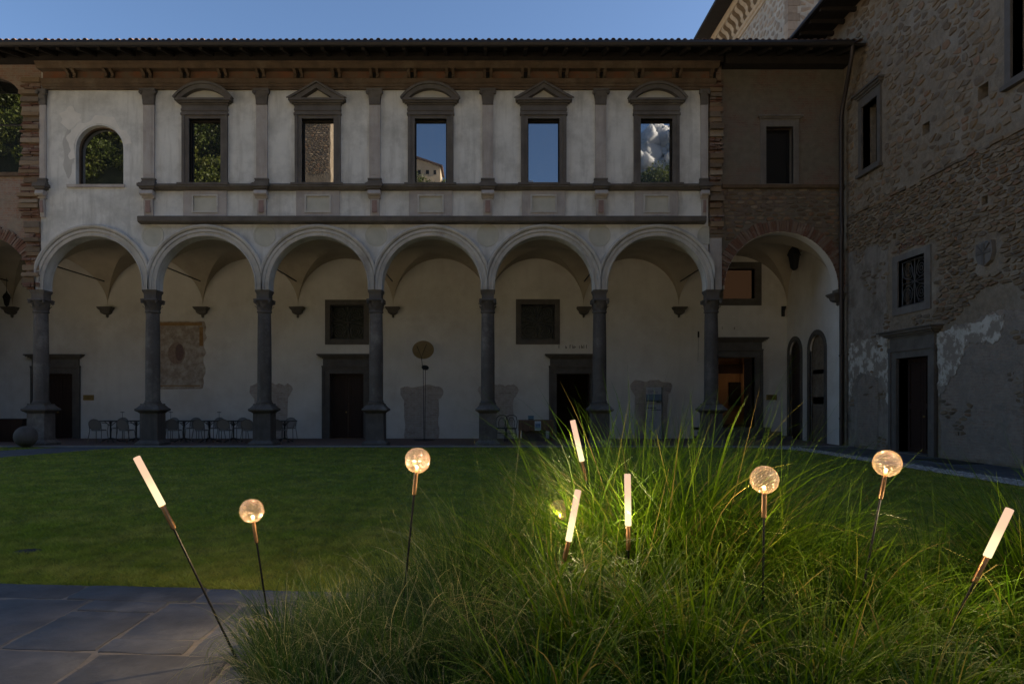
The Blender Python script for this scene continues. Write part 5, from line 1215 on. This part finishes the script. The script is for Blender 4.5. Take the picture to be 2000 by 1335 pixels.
ctr = np.stack([cxs, cyy, czz + rad * .5], 1)[:, None] + d * rad[:, None, None] * r3.uniform(.7, 1.05, (CR, per, 1)) * np.array([1, 1, .9])
ctr = ctr.reshape(-1, 3); n = len(ctr); e1 = r3.normal(size=(n, 3)); e1 /= np.linalg.norm(e1, axis=1, keepdims=True); e2 = np.cross(e1, r3.normal(size=(n, 3))); e2 /= np.linalg.norm(e2, axis=1, keepdims=True)
s_ = r3.uniform(.14, .32, (n, 1)); V = np.stack([ctr - e1 * s_, ctr + e2 * s_ * .6, ctr + e1 * s_, ctr - e2 * s_ * .6], 1).reshape(-1, 3)
hw_ = np_mesh('hillside_wood', V, np.arange(n * 4).reshape(-1, 4), M['hillleaf'], np.repeat(np.clip(np.repeat(r3.uniform(0, 1, CR), per) * .6 + r3.uniform(0, .4, n), 0, 1), 4)); hw_['kind'] = 'stuff'; hw_['label'] = 'leafy wood covering the hillside behind the viewer'
t_ = thing('hillside_house', 'stone house on the hill mirrored in the second pedimented window', 'house', (-30, -68, 20))
part('wall', MB().box(-35.5, -26.0, -74, -66, 18, 47.0), M['mortar'], t_); lay_stones(cells(-35.4, -26.1, 38, 47, .62, .34, .45, .06, seed=77), lambda u, v, w_: (u, -66 - w_, v), .05, M['stone'], t_, 'stone', 0, lambda c: 0); part('upper_wall', MB().box(-31.5, -26.0, -74, -66.2, 47.4, 56), surf('house_plaster', (.42, .36, .28), (.36, .3, .23), 1), t_); part('ledge', MB().box(-35.7, -25.9, -74, -65.7, 47.0, 47.4), tc, t_)
t_ = thing('villa', 'pale villa with low tiled roof mirrored in the third window', 'house', (-11, -80, 38))
part('wall', MB().plate([(-13.8, 30), (-9.2, 30), (-9.2, 43.6), (-13.8, 45.2)], [], -84, -78.5), surf('villa_plaster', (.62, .5, .36), (.55, .44, .31), 1), t_); part('roof', MB().plate([(-14.2, 45.2), (-8.8, 43.4), (-8.8, 43.65), (-14.2, 45.55)], [], -84.5, -78.0), M['roof'], t_)
for i in range(3): part('window', MB().box(-13.2 + i * 1.4, -12.7 + i * 1.4, -78.5, -78.42, 42.1, 42.9), M['black'], t_)
# cloud
r2 = random.Random(17); bm = bmesh.new()
from mathutils import noise as mn, Matrix
for i in range(330):
    a = r2.uniform(-1, 1); x = 350 + a * 110; z = 440 + r2.uniform(0, 1) * 95 * (1 - abs(a + .1) ** 1.6 * .7); s = r2.uniform(7, 21)
    g_ = bmesh.ops.create_icosphere(bm, subdivisions=3, radius=s, matrix=Matrix.Translation((x, -1300 + r2.uniform(-30, 12), z)))
for v in bm.verts: v.co += Vector(mn.noise_vector(v.co * .04)) * 10 + Vector(mn.noise_vector(v.co * .12)) * 4 + Vector(mn.noise_vector(v.co * .35)) * 1.5
me = bpy.data.meshes.new('cloud'); bm.to_mesh(me); bm.free(); me.polygons.foreach_set('use_smooth', [True] * len(me.polygons))
cm_, cn_, cl_, cb_, co_ = new_mat('cloud_white'); ct_ = cn_.new('ShaderNodeBsdfTranslucent'); cx_ = cn_.new('ShaderNodeMixShader'); ct_.inputs[0].default_value = (.9, .9, .9, 1); cb_.inputs['Base Color'].default_value = (.9, .9, .9, 1); cb_.inputs['Roughness'].default_value = 1; cx_.inputs[0].default_value = .5
cl_.new(cb_.outputs[0], cx_.inputs[1]); cl_.new(ct_.outputs[0], cx_.inputs[2]); cl_.new(cx_.outputs[0], co_.inputs[0]); me.materials.append(cm_); co = bpy.data.objects.new('cloud', me); C.objects.link(co); co['kind'] = 'stuff'; co['label'] = 'white cumulus cloud above the hills'

# ================================================================== ORNAMENTAL GRASSES
HEADS = [(1118, 821, 1137, 901, 12, 5), (1129, 957, 1104, 1080, 14, 4.05), (1226, 926, 1227, 1075, 14, 4.1), (1493, 936, 1492, 985, 34, 3.45), (1733, 904, 1722, 955, 30, 3.6), (815, 898, 811, 955, 30, 3.8), (492, 997, 503, 1043, 28, 4.06), (1972, 994, 1905, 1130, 14, 3.5), (1096, 1005, 1094, 990, 10, 4.75)]
def blades(cl, seg, phi, bend, wid, seed, curl=0.0):
    g = np.random.default_rng(seed); Vs = []; Fs = []; Rn = []; off = 0
    for (cx, cy, h, n, r) in cl:
        a0 = g.uniform(0, 2 * np.pi, n); q = np.sqrt(g.uniform(0, 1, n)) * r
        bx, by = cx + q * np.cos(a0), cy + q * np.sin(a0)
        az = a0 + g.normal(0, .55, n); L = h * g.uniform(.45, 1.25, n) * np.where(g.uniform(0, 1, n) < .12, 1.18, 1)
        ph0 = np.radians(g.normal(phi, 7, n)) - q / r * .28; bd = np.radians(np.abs(g.normal(bend, bend * .5, n)))
        w0 = wid * g.uniform(.6, 1.35, n); tw = g.uniform(-.9, .9, n); cz_ = g.normal(0, curl, n)
        P = np.stack([bx, by, np.full(n, .0)], 1); pts = [P]; wv = []
        side = np.stack([-np.sin(az + tw), np.cos(az + tw), g.uniform(-.2, .2, n)], 1)
        for s in range(seg):
            t = (s + .5) / seg; ph = ph0 - bd * t ** 1.7; azt = az + cz_ * t * t
            P = P + np.stack([np.cos(ph) * np.cos(azt), np.cos(ph) * np.sin(azt), np.sin(ph)], 1) * (L / seg)[:, None]
            P[:, 2] = np.maximum(P[:, 2], .01); pts.append(P)
        keep = np.ones(n, bool)         # nobody plants a blade right over a lamp head: most of those are left out
        for (xa, ya, xb, yb, mg, yl) in HEADS:
            A_, B_ = np.array([xa, ya]), np.array([xb, yb]); dd = B_ - A_
            for q0, q1 in zip(pts[:-1], pts[1:]):
                for fr_ in (0, .5):
                    q_ = q0 + (q1 - q0) * fr_; sx, sy = VX + F * q_[:, 0] / q_[:, 1], VY - F * (q_[:, 2] - CH) / q_[:, 1]
                    tt_ = np.clip(((sx - xa) * dd[0] + (sy - ya) * dd[1]) / max(1, dd @ dd), 0, 1); dist = np.hypot(sx - xa - tt_ * dd[0], sy - ya - tt_ * dd[1])
                    keep &= ~((dist < mg) & (q_[:, 1] < yl) & (g.uniform(0, 1, n) < .8))
        pts = [p_[keep] for p_ in pts]; side = side[keep]; w0 = w0[keep]; n = int(keep.sum())
        vs = []
        for s in range(seg + 1):
            t = s / seg; ww_ = w0 * (1 - t ** 2.2) * (.75 + .5 * t) * .5 + .00015
            vs += [pts[s] - side * ww_[:, None], pts[s] + side * ww_[:, None]]
        V = np.stack(vs, 1); k = 2 * (seg + 1)
        f = np.array([[2 * s, 2 * s + 1, 2 * s + 3, 2 * s + 2] for s in range(seg)])
        Fs.append((f[None] + (np.arange(n) * k)[:, None, None]).reshape(-1, 4) + off); Vs.append(V.reshape(-1, 3)); off += n * k
        Rn.append(np.repeat(g.uniform(0, 1, n), k))
    return np.concatenate(Vs), np.concatenate(Fs), np.concatenate(Rn)
fine = [(-1.16, 3.85, .40, 1000, .15), (-1.02, 3.4, .42, 1000, .15), (-.92, 4.2, .42, 1000, .15), (-.72, 3.75, .50, 1200, .17), (-.5, 4.3, .54, 1100, .17), (-.48, 3.45, .52, 1200, .18), (-.2, 4.05, .68, 1300, .18), (-.08, 3.5, .60, 1200, .18), (-.1, 4.65, .84, 1200, .19), (.17, 4.35, .90, 1200, .19), (-.75, 3.05, .40, 1000, .18), (-.2, 3.05, .42, 1000, .18)]
V, Fq, Rn = blades([(a, b, c, int(d * .62), e) for a, b, c, d, e in fine], 6, 80, 38, .0042, 5, .3); Rn *= .6
V2, F2, R2 = blades([(a, b, c * 1.30, int(d * .20), e) for a, b, c, d, e in fine], 12, 78, 150, .0036, 15, 1.8); R2 = .55 + .45 * R2
Fq = np.concatenate([Fq[:, :], F2 + len(V)]); V = np.concatenate([V, V2]); Rn = np.concatenate([Rn, R2])
o = np_mesh('fine_ornamental_grass', V, Fq, M['fine'], Rn); o['kind'] = 'stuff'; o['label'] = 'fine straw-tipped ornamental grass at the left of the planting'
broad = [(.38, 4.15, .95, 520, .17), (.66, 4.75, 1.30, 620, .18), (.98, 4.45, 1.28, 650, .2), (1.1, 4.95, 1.42, 620, .2), (1.42, 4.7, 1.34, 650, .2), (1.3, 4.2, 1.15, 560, .2), (.55, 3.55, .80, 520, .2), (1.02, 3.45, .78, 520, .2), (1.6, 3.3, .66, 480, .2), (1.85, 4.45, 1.15, 560, .2), (1.95, 3.9, .80, 480, .2), (2.2, 4.3, .80, 420, .2),
         (.25, 3.1, .58, 480, .2), (.8, 3.0, .56, 480, .2), (1.35, 2.95, .52, 480, .2), (1.85, 3.0, .5, 440, .2), (2.9, 4.5, .85, 420, .2), (3.4, 4.15, 1.05, 620, .2), (3.6, 3.8, .9, 520, .2), (2.5, 3.2, .45, 420, .2), (2.85, 3.7, .6, 420, .2), (2.3, 3.7, .62, 460, .2), (2.9, 3.2, .42, 300, .2), (3.25, 3.45, .6, 520, .2), (3.7, 4.4, 1.1, 600, .2), (2.5, 4.0, .6, 340, .2), (2.45, 2.8, .4, 380, .2), (1.1, 2.65, .42, 420, .22), (.3, 2.7, .42, 420, .22), (1.8, 2.65, .4, 420, .22)]
V, Fq, Rn = blades([(a, b, c, int(d * (1.5 if .4 < a < 2.1 and b > 3.3 else 1.2)), e) for a, b, c, d, e in broad], 8, 80, 72, .0094, 6, .25)
o = np_mesh('tall_ornamental_grass', V, Fq, M['broad'], Rn); o['kind'] = 'stuff'; o['label'] = 'tall broad-bladed green ornamental grass lit by the garden lamps'

# ================================================================== GARDEN LAMPS
def plight(name, loc, e, col=(1, .70, .38)):
    l_ = bpy.data.lights.new(name, 'POINT'); l_.energy = e; l_.color = col; l_.shadow_soft_size = 0
    o_ = bpy.data.objects.new(name, l_); C.objects.link(o_); o_.location = loc; return o_
ELAMP = 4.0
def rod_lamp(Y_, tip, low, foot, lab, k_=1.15):
    A, Bq = Vector((PX(tip[0], Y_), Y_, PZ(tip[1], Y_))), Vector((PX(low[0], Y_), Y_, PZ(low[1], Y_))); Ft = Vector((PX(foot[0], Y_), Y_, .0))
    t2 = thing('rod_lamp', lab, 'garden lamp', Ft, 'lit garden stake lamps with frosted tubes')
    d_ = (A - Bq).normalized(); S = Bq - (Bq - Ft).normalized() * .14
    part('stem', MB().tube([S, Ft - Vector((0, 0, .02))], .0065, 8), M['blackmetal'], t2)
    part('sleeve', MB().tube([Bq + d_ * .004, Bq, S, S - d_ * .004], [.012, .0145, .0145, .011], 16), M['brass'], t2)
    # the tube is built along its own Z so that its glow fades towards the tip
    L = (A - Bq).length; mb = MB().lathe([(.016, .0), (.0195, .004), (.0195, L - .003), (.0175, L)], (0, 0, 0), 20)
    me = mesh_of('light_tube', mb.v, mb.f); me.materials.append(M['tube']); q = bpy.data.objects.new('light_tube', me); C.objects.link(q)
    q.parent = t2; q.location = Bq + d_ * .003 - Ft; q.rotation_mode = 'QUATERNION'; q.rotation_quaternion = Vector((0, 0, 1)).rotation_difference(d_)
    for k in (.25, .7):
        l_ = plight('tube_light', q.location + d_ * L * k, ELAMP * k_, (1, .76, .48)); l_.parent = t2
rod_lamp(3.85, (267, 893), (318, 988), (468, 1291), 'leftmost lit rod lamp, leaning left over the paving')
rod_lamp(5.0, (1118.5, 821), (1137, 901), (1202, 1174), 'farthest rod lamp, its tube overlapping the open doorway', .8)
rod_lamp(4.05, (1129, 957), (1110, 1057), (1062, 1266), 'rod lamp leaning right, in front of the half hidden globe', .6)
rod_lamp(4.1, (1225.5, 926), (1227, 1027), (1229, 1260), 'upright rod lamp in the middle of the tall grass', .8)
rod_lamp(3.5, (1972, 994), (1927, 1088), (1797, 1342), 'rightmost lit rod lamp, leaning right at the edge of the planting')
# globe mesh with hammered dimples
bm = bmesh.new(); bmesh.ops.create_icosphere(bm, subdivisions=6, radius=1.0)
NV = np.array([v.co[:] for v in bm.verts]); nd = 360; k = np.arange(nd) + .5; ph_ = np.arccos(1 - 2 * k / nd); th_ = math.pi * (1 + 5 ** .5) * k
DP = np.stack([np.cos(th_) * np.sin(ph_), np.sin(th_) * np.sin(ph_), np.cos(ph_)], 1)
md = np.min(np.arccos(np.clip(NV @ DP.T, -1, 1)), axis=1); rad_ = .0705 - .0048 * np.clip(1 - (md / .105) ** 2, 0, 1)
for v, rr_ in zip(bm.verts, rad_): v.co = v.co.normalized() * float(rr_)
gme = bpy.data.meshes.new('globe'); bm.to_mesh(gme); bm.free(); gme.polygons.foreach_set('use_smooth', [True] * len(gme.polygons)); gme.materials.append(M['globe'])
def globe_lamp(Y_, cen, foot, lab, k=1.0):
    G = Vector((PX(cen[0], Y_), Y_, PZ(cen[1], Y_))); Ft = Vector((PX(foot[0], Y_), Y_, 0)); d_ = (G - Ft).normalized()
    t2 = thing('globe_lamp', lab, 'garden lamp', Ft, 'lit garden stake lamps with dimpled glass globes')
    B0 = G - d_ * .064; S = B0 - d_ * .125
    part('stem', MB().tube([S, Ft - Vector((0, 0, .02))], .006, 8), M['blackmetal'], t2)
    part('sleeve', MB().tube([B0 + d_ * .006, B0, S, S - d_ * .004], [.010, .0125, .0125, .009], 16), M['brass'], t2)
    q = bpy.data.objects.new('globe', gme); C.objects.link(q); q.parent = t2; q.location = G - Ft
    part('bulb', MB().lathe([(.005, .0), (.009, .005), (.009, .013), (.006, .021), (.001, .024)], B0 + d_ * .008, 16, 0, d_), M['bulb'], t2)
    l_ = plight('bulb_light', B0 + d_ * .05 - Ft, ELAMP * 1.5 * k, (1, .68, .36)); l_.parent = t2
globe_lamp(4.06, (492, 997), (533, 1265), 'leftmost dimpled globe lamp, lowest over the fine grass')
globe_lamp(3.8, (815.5, 898.5), (775, 1298), 'globe lamp in the gap between fine and tall grass, before the lawn')
globe_lamp(4.75, (1093, 995), (1100, 1196), 'globe lamp half hidden by blades behind a rod lamp', .4)
globe_lamp(3.45, (1493, 936), (1487, 1350), 'globe lamp standing upright amid the tall grass')
globe_lamp(3.6, (1733, 904), (1650, 1326), 'rightmost globe lamp, leaning right before the far path')
